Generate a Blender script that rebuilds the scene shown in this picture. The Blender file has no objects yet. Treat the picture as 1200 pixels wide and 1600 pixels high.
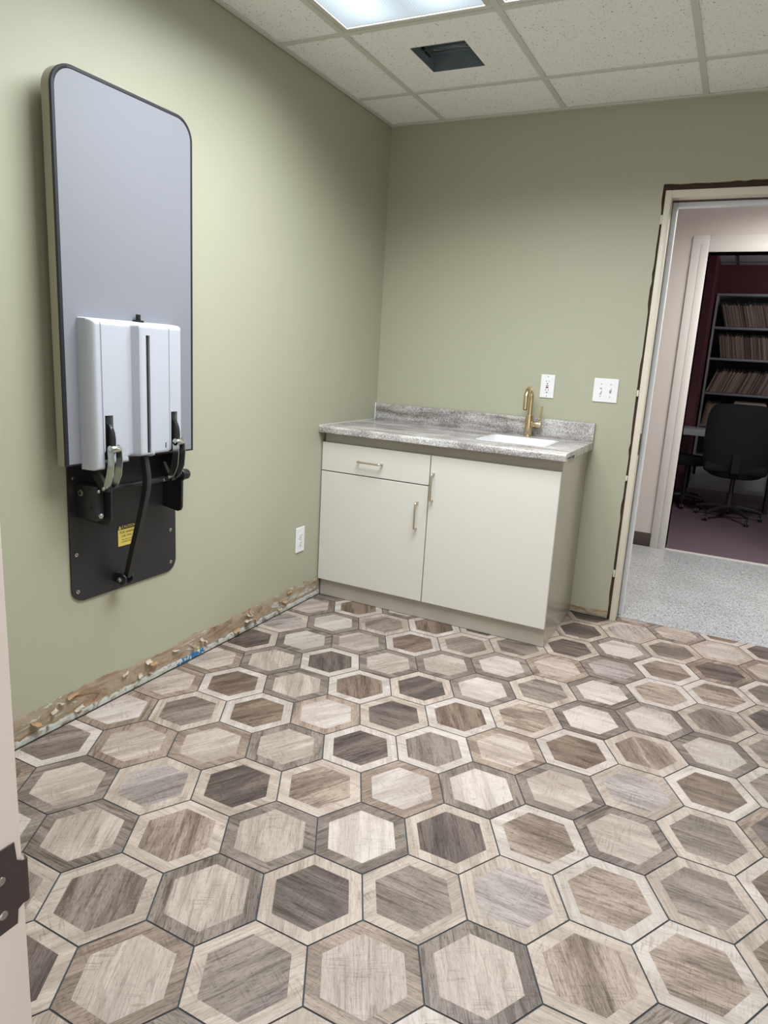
import bpy, bmesh, math, random
from mathutils import Vector, Matrix, noise

C = bpy.context.scene.collection
S = bpy.context.scene

# ------------------------------------------------------------------ camera
cam_d = bpy.data.cameras.new('camera')
cam = bpy.data.objects.new('camera', cam_d)
C.objects.link(cam)
Rv = Vector((0.894476, 0.44301099, 0.06044784))
Uv = Vector((-0.14563482, 0.16085197, 0.97617475))
Fv = Vector((-0.42273299, 0.8819682, -0.20839606))
cam.matrix_world = Matrix(((Rv.x, Uv.x, -Fv.x, 1.83074), (Rv.y, Uv.y, -Fv.y, -3.44557),
                           (Rv.z, Uv.z, -Fv.z, 1.25583), (0, 0, 0, 1)))
cam_d.sensor_fit = 'HORIZONTAL'
cam_d.sensor_width = 36
cam_d.lens = 1063.2 * 36 / 1200
cam_d.shift_x = -23.8 / 1200
cam_d.shift_y = -18.7 / 1200
cam_d.clip_start = 0.02
S.camera = cam

# ------------------------------------------------------------------ world, exposure
S.view_settings.view_transform = 'Standard'
S.view_settings.look = 'None'
S.view_settings.gamma = 1
S.view_settings.use_curve_mapping = False
S.view_settings.exposure = 0.90
w = bpy.data.worlds.new('world')
S.world = w
w.use_nodes = True
w.node_tree.nodes['Background'].inputs[0].default_value = (1.0, 0.985, 0.96, 1)
w.node_tree.nodes['Background'].inputs[1].default_value = 1.0
LIGHT_W, LIGHT_SPREAD = 16.0, 148   # the room's recessed lights: prismatic lenses throw light mainly downwards
HALL_W, HALL_SPREAD = 30.0, 160
OFFICE_FILL_W = 5.5  # fill from the lamp added to the office
LIGHT_COL = (0.93, 0.98, 1.0)

CEIL = 2.421
DOOR_L, DOOR_R, DOOR_T = 1.440, 2.355, 2.010   # near door clear opening
ROOM_X = 3.35
FRONT_Y = -3.0

# ------------------------------------------------------------------ materials
def nt(name):
    m = bpy.data.materials.new(name)
    m.use_nodes = True
    t = m.node_tree
    return m, t, t.nodes, t.links, t.nodes['Principled BSDF']

def simple(name, col, rough=0.5, metal=0.0, bump=0.0, bscale=300, var=0.0, vscale=8, coat=0.0, spec=0.5):
    m, t, N, L, P = nt(name)
    P.inputs['Base Color'].default_value = (*col, 1)
    P.inputs['Roughness'].default_value = rough
    P.inputs['Metallic'].default_value = metal
    P.inputs['Coat Weight'].default_value = coat
    P.inputs['Specular IOR Level'].default_value = spec
    tc = N.new('ShaderNodeTexCoord')
    nz = N.new('ShaderNodeTexNoise')
    nz.inputs['Scale'].default_value = bscale
    L.new(tc.outputs['Object'], nz.inputs['Vector'])
    if bump:
        b = N.new('ShaderNodeBump')
        b.inputs['Strength'].default_value = bump
        b.inputs['Distance'].default_value = 0.001
        L.new(nz.outputs['Fac'], b.inputs['Height'])
        L.new(b.outputs['Normal'], P.inputs['Normal'])
    v = N.new('ShaderNodeTexNoise')
    v.inputs['Scale'].default_value = vscale
    L.new(tc.outputs['Object'], v.inputs['Vector'])
    mx = N.new('ShaderNodeMix'); mx.data_type = 'RGBA'
    k = var if var else 0.02
    mx.inputs['A'].default_value = (*[c * (1 - k) for c in col], 1)
    mx.inputs['B'].default_value = (*[min(1, c * (1 + k)) for c in col], 1)
    L.new(v.outputs['Fac'], mx.inputs['Factor'])
    L.new(mx.outputs['Result'], P.inputs['Base Color'])
    return m

def ramp(N, pts, interp='LINEAR'):
    r = N.new('ShaderNodeValToRGB')
    r.color_ramp.interpolation = interp
    e = r.color_ramp.elements
    while len(e) < len(pts): e.new(0.5)
    for q, (p, c) in zip(e, pts):
        q.position = p
        q.color = (*c, 1) if len(c) == 3 else c
    return r

def mat_terrazzo():
    m, t, N, L, P = nt('terrazzo')
    tc = N.new('ShaderNodeTexCoord')
    v = N.new('ShaderNodeTexVoronoi'); v.inputs['Scale'].default_value = 210
    L.new(tc.outputs['Object'], v.inputs['Vector'])
    r = ramp(N, [(0.0, (0.14, 0.15, 0.14)), (0.10, (0.24, 0.25, 0.24)), (0.28, (0.37, 0.38, 0.385)), (0.55, (0.46, 0.47, 0.49))], 'CONSTANT')
    sep = N.new('ShaderNodeSeparateColor')
    L.new(v.outputs['Color'], sep.inputs[0])
    L.new(sep.outputs[0], r.inputs[0])
    n2 = N.new('ShaderNodeTexNoise'); n2.inputs['Scale'].default_value = 2.5
    L.new(tc.outputs['Object'], n2.inputs['Vector'])
    mx = N.new('ShaderNodeMix'); mx.data_type = 'RGBA'; mx.blend_type = 'MULTIPLY'
    mx.inputs['Factor'].default_value = 0.5
    r2 = ramp(N, [(0.3, (0.72, 0.73, 0.72)), (0.7, (1, 1, 1))])
    L.new(n2.outputs['Fac'], r2.inputs[0])
    L.new(r.outputs[0], mx.inputs['A']); L.new(r2.outputs[0], mx.inputs['B'])
    L.new(mx.outputs['Result'], P.inputs['Base Color'])
    P.inputs['Roughness'].default_value = 0.28
    return m

def mat_ceiling_tile():
    m, t, N, L, P = nt('fissured_tile')
    tc = N.new('ShaderNodeTexCoord')
    def spots(scale, vec, lo, hi):
        v = N.new('ShaderNodeTexVoronoi'); v.inputs['Scale'].default_value = scale
        L.new(vec, v.inputs['Vector'])
        r = ramp(N, [(lo, (0, 0, 0)), (hi, (1, 1, 1))])
        L.new(v.outputs['Distance'], r.inputs[0])
        return r.outputs[0]
    nz = N.new('ShaderNodeTexNoise'); nz.inputs['Scale'].default_value = 60
    L.new(tc.outputs['Object'], nz.inputs['Vector'])
    mp = N.new('ShaderNodeVectorMath'); mp.operation = 'MULTIPLY_ADD'
    mp.inputs[1].default_value = (0.02, 0.02, 0.0)
    L.new(nz.outputs['Color'], mp.inputs[0]); L.new(tc.outputs['Object'], mp.inputs[2])
    a = spots(95, mp.outputs[0], 0.10, 0.20)
    b = spots(42, mp.outputs[0], 0.06, 0.115)
    mu = N.new('ShaderNodeMath'); mu.operation = 'MULTIPLY'
    L.new(a, mu.inputs[0]); L.new(b, mu.inputs[1])
    r = ramp(N, [(0.0, (0.26, 0.25, 0.22)), (1.0, (0.92, 0.925, 0.90))])
    L.new(mu.outputs[0], r.inputs[0])
    L.new(r.outputs[0], P.inputs['Base Color'])
    bp = N.new('ShaderNodeBump'); bp.inputs['Strength'].default_value = 0.6; bp.inputs['Distance'].default_value = 0.003
    L.new(mu.outputs[0], bp.inputs['Height']); L.new(bp.outputs['Normal'], P.inputs['Normal'])
    P.inputs['Roughness'].default_value = 0.9
    P.inputs['Specular IOR Level'].default_value = 0.15
    return m

def mat_wood_tile():
    """printed wood on each hexagon: UV carries grain coordinates, two colour attributes the dark and light tone"""
    m, t, N, L, P = nt('hexagon_wood_tile')
    uv = N.new('ShaderNodeUVMap'); uv.uv_map = 'grain'
    ca = N.new('ShaderNodeVertexColor'); ca.layer_name = 'tone_dark'
    cb = N.new('ShaderNodeVertexColor'); cb.layer_name = 'tone_light'
    def stretched(sx, sy, detail=6, dist=0.0, rough=0.6):
        mp = N.new('ShaderNodeMapping'); mp.inputs['Scale'].default_value = (sx, sy, 1)
        L.new(uv.outputs[0], mp.inputs['Vector'])
        n = N.new('ShaderNodeTexNoise'); n.inputs['Scale'].default_value = 1
        n.inputs['Detail'].default_value = detail; n.inputs['Roughness'].default_value = rough
        n.inputs['Distortion'].default_value = dist
        L.new(mp.outputs[0], n.inputs['Vector'])
        return n.outputs['Fac']
    broad = stretched(2.0, 12, 4, 1.1)
    fine = stretched(14, 260, 5, 0.3, 0.7)
    scr = stretched(60, 420, 2, 0.0)
    cross = stretched(240, 20, 3, 0.2)
    r1 = ramp(N, [(0.42, (0, 0, 0)), (0.58, (1, 1, 1))]); L.new(broad, r1.inputs[0])
    r2 = ramp(N, [(0.34, (0, 0, 0)), (0.58, (1, 1, 1))]); L.new(fine, r2.inputs[0])
    ad = N.new('ShaderNodeMix'); ad.data_type = 'FLOAT'; ad.inputs['Factor'].default_value = 0.42
    L.new(r1.outputs[0], ad.inputs['A']); L.new(r2.outputs[0], ad.inputs['B'])
    mx = N.new('ShaderNodeMix'); mx.data_type = 'RGBA'
    L.new(ad.outputs['Result'], mx.inputs['Factor']); L.new(ca.outputs[0], mx.inputs['A']); L.new(cb.outputs[0], mx.inputs['B'])
    # dark pores, growth lines and cross-cut saw marks printed on the tile
    lum = N.new('ShaderNodeSeparateColor'); L.new(ca.outputs[0], lum.inputs[0])
    kr = N.new('ShaderNodeMapRange'); L.new(lum.outputs[0], kr.inputs['Value'])
    kr.inputs['From Min'].default_value = 0.10; kr.inputs['From Max'].default_value = 0.32
    kr.inputs['To Min'].default_value = 0.95; kr.inputs['To Max'].default_value = 0.34
    def dark(prev, src, lo, hi, col, k):
        rp = ramp(N, [(lo, col), (hi, (1, 1, 1))]); L.new(src, rp.inputs[0])
        mm = N.new('ShaderNodeMix'); mm.data_type = 'RGBA'; mm.blend_type = 'MULTIPLY'; mm.inputs['Factor'].default_value = k
        L.new(kr.outputs[0], mm.inputs['Factor'])
        L.new(prev, mm.inputs['A']); L.new(rp.outputs[0], mm.inputs['B'])
        return mm.outputs['Result']
    vein = stretched(4.5, 62, 6, 1.6, 0.55)
    patch = stretched(14, 14, 2, 0.0)
    c_ = dark(mx.outputs['Result'], scr, 0.33, 0.47, (0.46, 0.42, 0.39), 0.85)
    c_ = dark(c_, vein, 0.36, 0.47, (0.50, 0.46, 0.42), 0.8)
    # saw marks only in patches
    pk = ramp(N, [(0.46, (0, 0, 0)), (0.60, (1, 1, 1))]); L.new(patch, pk.inputs[0])
    rc = ramp(N, [(0.36, (0.66, 0.63, 0.60)), (0.50, (1, 1, 1))]); L.new(cross, rc.inputs[0])
    m3 = N.new('ShaderNodeMix'); m3.data_type = 'RGBA'; m3.blend_type = 'MULTIPLY'
    pf = N.new('ShaderNodeMath'); pf.operation = 'MULTIPLY'; pf.inputs[1].default_value = 0.8; L.new(pk.outputs[0], pf.inputs[0])
    L.new(pf.outputs[0], m3.inputs['Factor'])
    L.new(c_, m3.inputs['A']); L.new(rc.outputs[0], m3.inputs['B'])
    L.new(m3.outputs['Result'], P.inputs['Base Color'])
    bp = N.new('ShaderNodeBump'); bp.inputs['Strength'].default_value = 0.25; bp.inputs['Distance'].default_value = 0.0008
    L.new(fine, bp.inputs['Height']); L.new(bp.outputs['Normal'], P.inputs['Normal'])
    P.inputs['Roughness'].default_value = 0.42
    P.inputs['Specular IOR Level'].default_value = 0.4
    return m

def mat_laminate():
    m, t, N, L, P = nt('streaked_grey_laminate')
    tc = N.new('ShaderNodeTexCoord')
    def nz(scale, sx, sy, sz, detail=6, dist=0.0):
        mp = N.new('ShaderNodeMapping'); mp.inputs['Scale'].default_value = (sx, sy, sz)
        L.new(tc.outputs['Object'], mp.inputs['Vector'])
        n = N.new('ShaderNodeTexNoise'); n.inputs['Scale'].default_value = scale
        n.inputs['Detail'].default_value = detail; n.inputs['Distortion'].default_value = dist
        n.inputs['Roughness'].default_value = 0.62
        L.new(mp.outputs[0], n.inputs['Vector'])
        return n.outputs['Fac']
    streak = nz(1, 1.6, 22, 18, 8, 0.6)
    spk = nz(1, 260, 300, 300, 3)
    patch = nz(1, 7, 9, 9, 2)
    r = ramp(N, [(0.30, (0.21, 0.19, 0.175)), (0.41, (0.38, 0.35, 0.33)), (0.50, (0.54, 0.515, 0.50)), (0.68, (0.68, 0.67, 0.66))])
    L.new(streak, r.inputs[0])
    sub = N.new('ShaderNodeMath'); sub.operation = 'SUBTRACT'
    L.new(spk, sub.inputs[0])
    sc = N.new('ShaderNodeMath'); sc.operation = 'MULTIPLY'; sc.inputs[1].default_value = 0.42
    L.new(patch, sc.inputs[0]); L.new(sc.outputs[0], sub.inputs[1])
    rs = ramp(N, [(0.24, (0.25, 0.22, 0.22)), (0.33, (1, 1, 1))]); L.new(sub.outputs[0], rs.inputs[0])
    mx = N.new('ShaderNodeMix'); mx.data_type = 'RGBA'; mx.blend_type = 'MULTIPLY'; mx.inputs['Factor'].default_value = 0.8
    L.new(r.outputs[0], mx.inputs['A']); L.new(rs.outputs[0], mx.inputs['B'])
    L.new(mx.outputs['Result'], P.inputs['Base Color'])
    P.inputs['Roughness'].default_value = 0.22
    return m

def mat_torn():
    m, t, N, L, P = nt('torn_drywall_paper')
    tc = N.new('ShaderNodeTexCoord')
    mp = N.new('ShaderNodeMapping'); mp.inputs['Scale'].default_value = (1.0, 0.55, 2.6); L.new(tc.outputs['Object'], mp.inputs['Vector'])
    n = N.new('ShaderNodeTexNoise'); n.inputs['Scale'].default_value = 8; n.inputs['Detail'].default_value = 8
    n.inputs['Roughness'].default_value = 0.7; n.inputs['Distortion'].default_value = 1.2
    L.new(mp.outputs[0], n.inputs['Vector'])
    r = ramp(N, [(0.0, (0.17, 0.105, 0.065)), (0.36, (0.27, 0.185, 0.115)), (0.44, (0.34, 0.265, 0.185)), (0.54, (0.30, 0.25, 0.175)),
                 (0.585, (0.52, 0.49, 0.43)), (0.64, (0.36, 0.31, 0.235))], 'CONSTANT')
    L.new(n.outputs['Fac'], r.inputs[0])
    L.new(r.outputs[0], P.inputs['Base Color'])
    b = N.new('ShaderNodeBump'); b.inputs['Strength'].default_value = 1; b.inputs['Distance'].default_value = 0.004
    L.new(n.outputs['Fac'], b.inputs['Height']); L.new(b.outputs['Normal'], P.inputs['Normal'])
    P.inputs['Roughness'].default_value = 0.95
    return m

def mat_ledge():
    m, t, N, L, P = nt('old_baseboard_residue')
    tc = N.new('ShaderNodeTexCoord')
    n = N.new('ShaderNodeTexNoise'); n.inputs['Scale'].default_value = 25; n.inputs['Detail'].default_value = 8
    n.inputs['Distortion'].default_value = 0.8
    L.new(tc.outputs['Object'], n.inputs['Vector'])
    r = ramp(N, [(0.36, (0.13, 0.11, 0.085)), (0.44, (0.33, 0.32, 0.285)), (0.6, (0.43, 0.425, 0.40)), (0.70, (0.24, 0.21, 0.17))])
    L.new(n.outputs['Fac'], r.inputs[0])
    # a blue paint stain with its own outline, about 0.55 m long
    sp = N.new('ShaderNodeSeparateXYZ'); L.new(tc.outputs['Object'], sp.inputs[0])
    g = N.new('ShaderNodeMapRange'); g.interpolation_type = 'SMOOTHSTEP'
    ab = N.new('ShaderNodeMath'); ab.operation = 'ADD'; ab.inputs[1].default_value = 1.50
    L.new(sp.outputs['Y'], ab.inputs[0])
    aa = N.new('ShaderNodeMath'); aa.operation = 'ABSOLUTE'; L.new(ab.outputs[0], aa.inputs[0])
    g.inputs['From Min'].default_value = 0.18; g.inputs['From Max'].default_value = 0.02
    g.inputs['To Min'].default_value = -0.2; g.inputs['To Max'].default_value = 0.17
    L.new(aa.outputs[0], g.inputs['Value'])
    n2 = N.new('ShaderNodeTexNoise'); n2.inputs['Scale'].default_value = 60; n2.inputs['Detail'].default_value = 5
    L.new(tc.outputs['Object'], n2.inputs['Vector'])
    s = N.new('ShaderNodeMath'); s.operation = 'ADD'; L.new(g.outputs[0], s.inputs[0]); L.new(n2.outputs['Fac'], s.inputs[1])
    gt = N.new('ShaderNodeMath'); gt.operation = 'GREATER_THAN'; gt.inputs[1].default_value = 0.60
    L.new(s.outputs[0], gt.inputs[0])
    mx = N.new('ShaderNodeMix'); mx.data_type = 'RGBA'
    L.new(gt.outputs[0], mx.inputs['Factor']); L.new(r.outputs[0], mx.inputs['A']); mx.inputs['B'].default_value = (0.02, 0.13, 0.30, 1)
    L.new(mx.outputs['Result'], P.inputs['Base Color'])
    b = N.new('ShaderNodeBump'); b.inputs['Strength'].default_value = 0.8; b.inputs['Distance'].default_value = 0.003
    L.new(n.outputs['Fac'], b.inputs['Height']); L.new(b.outputs['Normal'], P.inputs['Normal'])
    P.inputs['Roughness'].default_value = 0.85
    return m

def mat_lens():
    """prismatic acrylic over two tubes: brighter above each tube, fine prism grid"""
    m, t, N, L, P = nt('prismatic_lens')
    N.remove(P)
    em = N.new('ShaderNodeEmission'); em.inputs[0].default_value = (0.80, 0.93, 1.0, 1)
    tc = N.new('ShaderNodeTexCoord')
    sp = N.new('ShaderNodeSeparateXYZ'); L.new(tc.outputs['Object'], sp.inputs[0])
    def mth(op, a, b):
        n = N.new('ShaderNodeMath'); n.operation = op
        for i, v in enumerate((a, b)):
            if isinstance(v, (int, float)): n.inputs[i].default_value = v
            elif v is not None: L.new(v, n.inputs[i])
        return n.outputs[0]
    ax = mth('ABSOLUTE', sp.outputs['X'], None)
    d = mth('SUBTRACT', ax, 0.14)
    g = mth('EXPONENT', mth('MULTIPLY', mth('MULTIPLY', d, d), -110.0), None)
    ex = mth('SUBTRACT', 1.0, mth('POWER', mth('ABSOLUTE', mth('MULTIPLY', sp.outputs['Y'], 1.7), None), 8.0))
    g = mth('MULTIPLY', g, mth('MAXIMUM', ex, 0.0))
    ck = N.new('ShaderNodeTexChecker'); ck.inputs['Scale'].default_value = 150
    L.new(tc.outputs['Object'], ck.inputs[0])
    k = mth('MULTIPLY_ADD', ck.outputs['Fac'], 0.12); N[-1].inputs[2].default_value = 0.90
    base = mth('MULTIPLY_ADD', g, 0.42); N[-1].inputs[2].default_value = 0.40
    L.new(mth('MULTIPLY', base, k), em.inputs[1])
    L.new(em.outputs[0], N['Material Output'].inputs[0])
    return m

M = {
 'green': simple('sage_green_paint', (0.396, 0.388, 0.292), 0.42, bump=0.25, bscale=220, var=0.02, vscale=3),
 'hallpaint': simple('beige_pink_paint', (0.57, 0.52, 0.49), 0.5, bump=0.1, var=0.015),
 'maroon': simple('maroon_paint', (0.155, 0.036, 0.052), 0.5),
 'cream': simple('cream_enamel', (0.66, 0.60, 0.50), 0.35, var=0.04, vscale=30),
 'casing': simple('white_enamel_casing', (0.62, 0.60, 0.57), 0.35, var=0.02),
 'bluewhite': simple('cool_white_enamel', (0.80, 0.83, 0.88), 0.35, var=0.03, vscale=20),
 'jamb': simple('pinkish_white_enamel', (0.78, 0.70, 0.66), 0.4, var=0.02),
 'stud': simple('dark_raw_wood', (0.055, 0.028, 0.016), 0.8, var=0.35, vscale=25),
 'core': simple('gypsum_core', (0.62, 0.58, 0.50), 0.95),
 'vinyl_base': simple('brown_vinyl_base', (0.05, 0.034, 0.028), 0.45),
 'carpet': simple('mauve_carpet', (0.115, 0.083, 0.10), 0.98, bump=1, bscale=500, var=0.22, vscale=260, spec=0.1),
 'grid': simple('ceiling_grid_white', (0.66, 0.645, 0.60), 0.45),
 'tile_c': mat_ceiling_tile(),
 'terrazzo': mat_terrazzo(),
 'wood_tile': mat_wood_tile(),
 'grout': simple('dark_grey_grout', (0.040, 0.045, 0.052), 0.9),
 'laminate': mat_laminate(),
 'cabinet': simple('ivory_cabinet_laminate', (0.62, 0.595, 0.55), 0.40, bump=0.04, var=0.01),
 'carcass': simple('khaki_cabinet_laminate', (0.39, 0.365, 0.31), 0.14, var=0.02),
 'gapdark': simple('shadow_gap_dark', (0.03, 0.027, 0.022), 0.9),  # paints the shade behind the cabinet doors and along the wall foot
 'lens': mat_lens(),
 'brass': simple('brushed_gold', (0.66, 0.53, 0.33), 0.26, 1.0, var=0.05, vscale=60),
 'champagne': simple('champagne_metal', (0.60, 0.51, 0.38), 0.28, 1.0),
 'porcelain': simple('white_porcelain', (0.82, 0.82, 0.84), 0.12, coat=0.3),
 'plate': simple('white_plastic_plate', (0.78, 0.78, 0.80), 0.3),
 'slot': simple('black_slot', (0.01, 0.01, 0.01), 0.7),
 'red': simple('red_button', (0.22, 0.015, 0.02), 0.4),
 'greybutton': simple('grey_button', (0.35, 0.33, 0.33), 0.4),
 'tabletop': simple('cool_grey_laminate', (0.215, 0.22, 0.250), 0.5, var=0.01),
 'tableside': simple('champagne_side_metal', (0.33, 0.31, 0.24), 0.40, 0.2),
 'edging': simple('black_rubber_edging', (0.010, 0.010, 0.016), 0.55, bump=0.1),
 'shell': simple('pebbled_white_plastic', (0.44, 0.46, 0.515), 0.5, bump=0.6, bscale=420, var=0.015),
 'blackpowder': simple('black_powder_coat', (0.020, 0.020, 0.022), 0.38, bump=0.15, bscale=600, var=0.05),
 'blacksteel': simple('black_satin_steel', (0.012, 0.012, 0.014), 0.3),
 'zinc': simple('zinc_plated_steel', (0.62, 0.66, 0.62), 0.26, 1.0, var=0.12, vscale=30),
 'yellow': simple('yellow_label', (0.74, 0.60, 0.13), 0.5),
 'ink': simple('black_ink', (0.02, 0.018, 0.015), 0.6),
 'housing': simple('blue_grey_galvanised', (0.20, 0.25, 0.285), 0.42, 0.3, var=0.3, vscale=9),
 'housing_light': simple('bare_galvanised_edge', (0.25, 0.27, 0.28), 0.35, 0.7, var=0.2),
 'hinge': simple('aged_bronze', (0.060, 0.048, 0.045), 0.45, 0.3, bump=0.3, bscale=150, var=0.2, vscale=50),
 'hinge_pin': simple('worn_steel', (0.40, 0.36, 0.33), 0.35, 0.8),
 'chairfab': simple('black_fabric', (0.012, 0.014, 0.016), 0.85, bump=0.4, bscale=700, spec=0.25),
 'chairplastic': simple('black_plastic', (0.018, 0.017, 0.018), 0.45),
 'shelfmetal': simple('grey_shelf_metal', (0.50, 0.52, 0.55), 0.4),
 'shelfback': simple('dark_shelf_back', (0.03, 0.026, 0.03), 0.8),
 'desk': simple('pale_grey_desk', (0.42, 0.46, 0.46), 0.4),
 'dimtile': simple('office_ceiling_tile', (0.80, 0.80, 0.82), 0.9),
 'wiremark': simple('black_marker', (0.004, 0.004, 0.01), 0.5),
}
for i, c in enumerate([(0.76, 0.65, 0.52), (0.60, 0.52, 0.42), (0.84, 0.74, 0.61), (0.42, 0.32, 0.29), (0.64, 0.52, 0.48)]):
    M['folder%d' % i] = simple('manila_card_%s' % 'abcde'[i], c, 0.8, var=0.12, vscale=40)

# ------------------------------------------------------------------ mesh helpers
class B:
    """collects shapes (world coordinates) for ONE mesh object"""
    def __init__(s): s.bm = bmesh.new()
    def box(s, x0, x1, y0, y1, z0, z1, bev=0, seg=2, mat=0):
        vs = [s.bm.verts.new(p) for p in [(x0,y0,z0),(x1,y0,z0),(x1,y1,z0),(x0,y1,z0),(x0,y0,z1),(x1,y0,z1),(x1,y1,z1),(x0,y1,z1)]]
        fs = [s.bm.faces.new([vs[i] for i in f]) for f in [(0,3,2,1),(4,5,6,7),(0,1,5,4),(1,2,6,5),(2,3,7,6),(3,0,4,7)]]
        for f in fs: f.material_index = mat
        if bev:
            es = list({e for f in fs for e in f.edges})
            r = bmesh.ops.bevel(s.bm, geom=es, offset=bev, segments=seg, profile=0.5, affect='EDGES')
            for f in r['faces']: f.material_index = mat
        return s
    def prism(s, pts, d, bev=0, seg=2, mat=0):
        """closed polygon pts (3D, coplanar) extruded by vector d"""
        d = Vector(d)
        a = [s.bm.verts.new(p) for p in pts]
        b = [s.bm.verts.new(Vector(p) + d) for p in pts]
        n = len(pts)
        fa = s.bm.faces.new(a); fb = s.bm.faces.new(b[::-1])
        fs = [fa, fb]
        for i in range(n):
            fs.append(s.bm.faces.new([a[(i+1) % n], a[i], b[i], b[(i+1) % n]]))
        for f in fs: f.material_index = mat
        if bev:
            es = list(fa.edges) + list(fb.edges)
            bmesh.ops.bevel(s.bm, geom=es, offset=bev, segments=seg, profile=0.5, affect='EDGES')
        return s
    def cyl(s, p0, p1, r0, r1=None, n=20, cap=True, mat=0, bev=0):
        r1 = r0 if r1 is None else r1
        p0, p1 = Vector(p0), Vector(p1)
        ax = (p1 - p0).normalized()
        t = ax.orthogonal().normalized(); u = ax.cross(t)
        ra = []; rb = []
        for k in range(n):
            a = 2*math.pi*k/n
            o = t*math.cos(a) + u*math.sin(a)
            ra.append(s.bm.verts.new(p0 + o*r0)); rb.append(s.bm.verts.new(p1 + o*r1))
        fs = []
        for k in range(n):
            f = s.bm.faces.new([ra[k], ra[(k+1) % n], rb[(k+1) % n], rb[k]]); f.material_index = mat; fs.append(f)
        if cap:
            fa = s.bm.faces.new(ra[::-1]); fb = s.bm.faces.new(rb)
            fa.material_index = fb.material_index = mat
            if bev:
                bmesh.ops.bevel(s.bm, geom=list(fa.edges)+list(fb.edges), offset=bev, segments=2, profile=0.5, affect='EDGES')
        return s
    def tube(s, pts, r, n=16, mat=0, cap=True):
        pts = [Vector(p) for p in pts]
        rr = r if isinstance(r, (list, tuple)) else [r]*len(pts)
        prev = None; rings = []
        for i, p in enumerate(pts):
            t = (pts[min(i+1, len(pts)-1)] - pts[max(i-1, 0)]).normalized()
            if prev is None: nrm = t.orthogonal().normalized()
            else: nrm = (prev - t*prev.dot(t)).normalized()
            prev = nrm; bi = t.cross(nrm)
            rings.append([s.bm.verts.new(p + (nrm*math.cos(2*math.pi*k/n) + bi*math.sin(2*math.pi*k/n))*rr[i]) for k in range(n)])
        for a, b in zip(rings, rings[1:]):
            for k in range(n):
                f = s.bm.faces.new([a[k], a[(k+1) % n], b[(k+1) % n], b[k]]); f.material_index = mat
        if cap:
            s.bm.faces.new(rings[0][::-1]).material_index = mat
            s.bm.faces.new(rings[-1]).material_index = mat
        return s
    def strip(s, pts, w, axis, thick, mat=0, bev=0.0):
        """flat bar following pts in a plane; width w perpendicular in that plane, thickness along axis"""
        axis = Vector(axis); pts = [Vector(p) for p in pts]
        ww = w if isinstance(w, (list, tuple)) else [w]*len(pts)
        L, R = [], []
        for i, p in enumerate(pts):
            t = (pts[min(i+1, len(pts)-1)] - pts[max(i-1, 0)]).normalized()
            q = t.cross(axis).normalized()
            L.append(p + q*ww[i]/2); R.append(p - q*ww[i]/2)
        poly = [p - axis*thick/2 for p in L + R[::-1]]
        return s.prism(poly, axis*thick, bev, 1, mat)
    def sphere(s, c, r, mat=0, n=16, scale=(1,1,1)):
        mt = Matrix.Translation(c) @ Matrix.Diagonal((*scale, 1))
        g = bmesh.ops.create_uvsphere(s.bm, u_segments=n, v_segments=n//2, radius=r, matrix=mt)
        for v in g['verts']:
            for f in v.link_faces: f.material_index = mat
        return s
    def quad(s, *p, mat=0):
        f = s.bm.faces.new([s.bm.verts.new(q) for q in p]); f.material_index = mat
        return s

def world_base(o):
    b = Vector((0, 0, 0))
    while o is not None:
        b += o.location; o = o.parent
    return b

def obj(name, b, mats, parent=None, loc=None, smooth=True, recalc=True):
    """link builder b as ONE object. Vertices are given in world coordinates; the origin goes to loc."""
    bm = b.bm
    if recalc: bmesh.ops.recalc_face_normals(bm, faces=bm.faces)
    me = bpy.data.meshes.new(name)
    base = world_base(parent) if parent is not None else Vector((0, 0, 0))
    loc = Vector(loc) if loc is not None else base
    bmesh.ops.translate(bm, verts=bm.verts, vec=-loc)
    bm.to_mesh(me); bm.free()
    for m in (mats if isinstance(mats, (list, tuple)) else [mats]):
        me.materials.append(M[m] if isinstance(m, str) else m)
    if smooth:
        me.polygons.foreach_set('use_smooth', [True]*len(me.polygons))
        me.set_sharp_from_angle(angle=math.radians(35))
    o = bpy.data.objects.new(name, me)
    C.objects.link(o)
    o.location = loc - base
    if parent is not None: o.parent = parent
    return o

def tag(o, label, cat, group=None):
    o['label'] = label; o['category'] = cat
    if group: o['group'] = group
    return o

def thing(name, label, cat, loc, group=None):
    o = bpy.data.objects.new(name, None)
    o.empty_display_size = 0.05
    C.objects.link(o); o.location = loc
    return tag(o, label, cat, group)

def struct(name, b, m, parent=None, **k):
    o = obj(name, b, m, parent, **k)
    o['kind'] = 'structure'
    return o

def text_mesh(name, body, size, mat, parent, mtx, extrude=0.0002, align='LEFT'):
    cu = bpy.data.curves.new(name, 'FONT')
    cu.body = body; cu.size = size; cu.extrude = extrude; cu.align_x = align
    to = bpy.data.objects.new(name, cu); C.objects.link(to)
    dg = bpy.context.evaluated_depsgraph_get()
    me = bpy.data.meshes.new_from_object(to.evaluated_get(dg))
    bpy.data.objects.remove(to); bpy.data.curves.remove(cu)
    me.transform(mtx)
    base = world_base(parent)
    me.transform(Matrix.Translation(-base))
    me.materials.clear(); me.materials.append(M[mat])
    o = bpy.data.objects.new(name, me); C.objects.link(o); o.parent = parent
    return o

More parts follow.
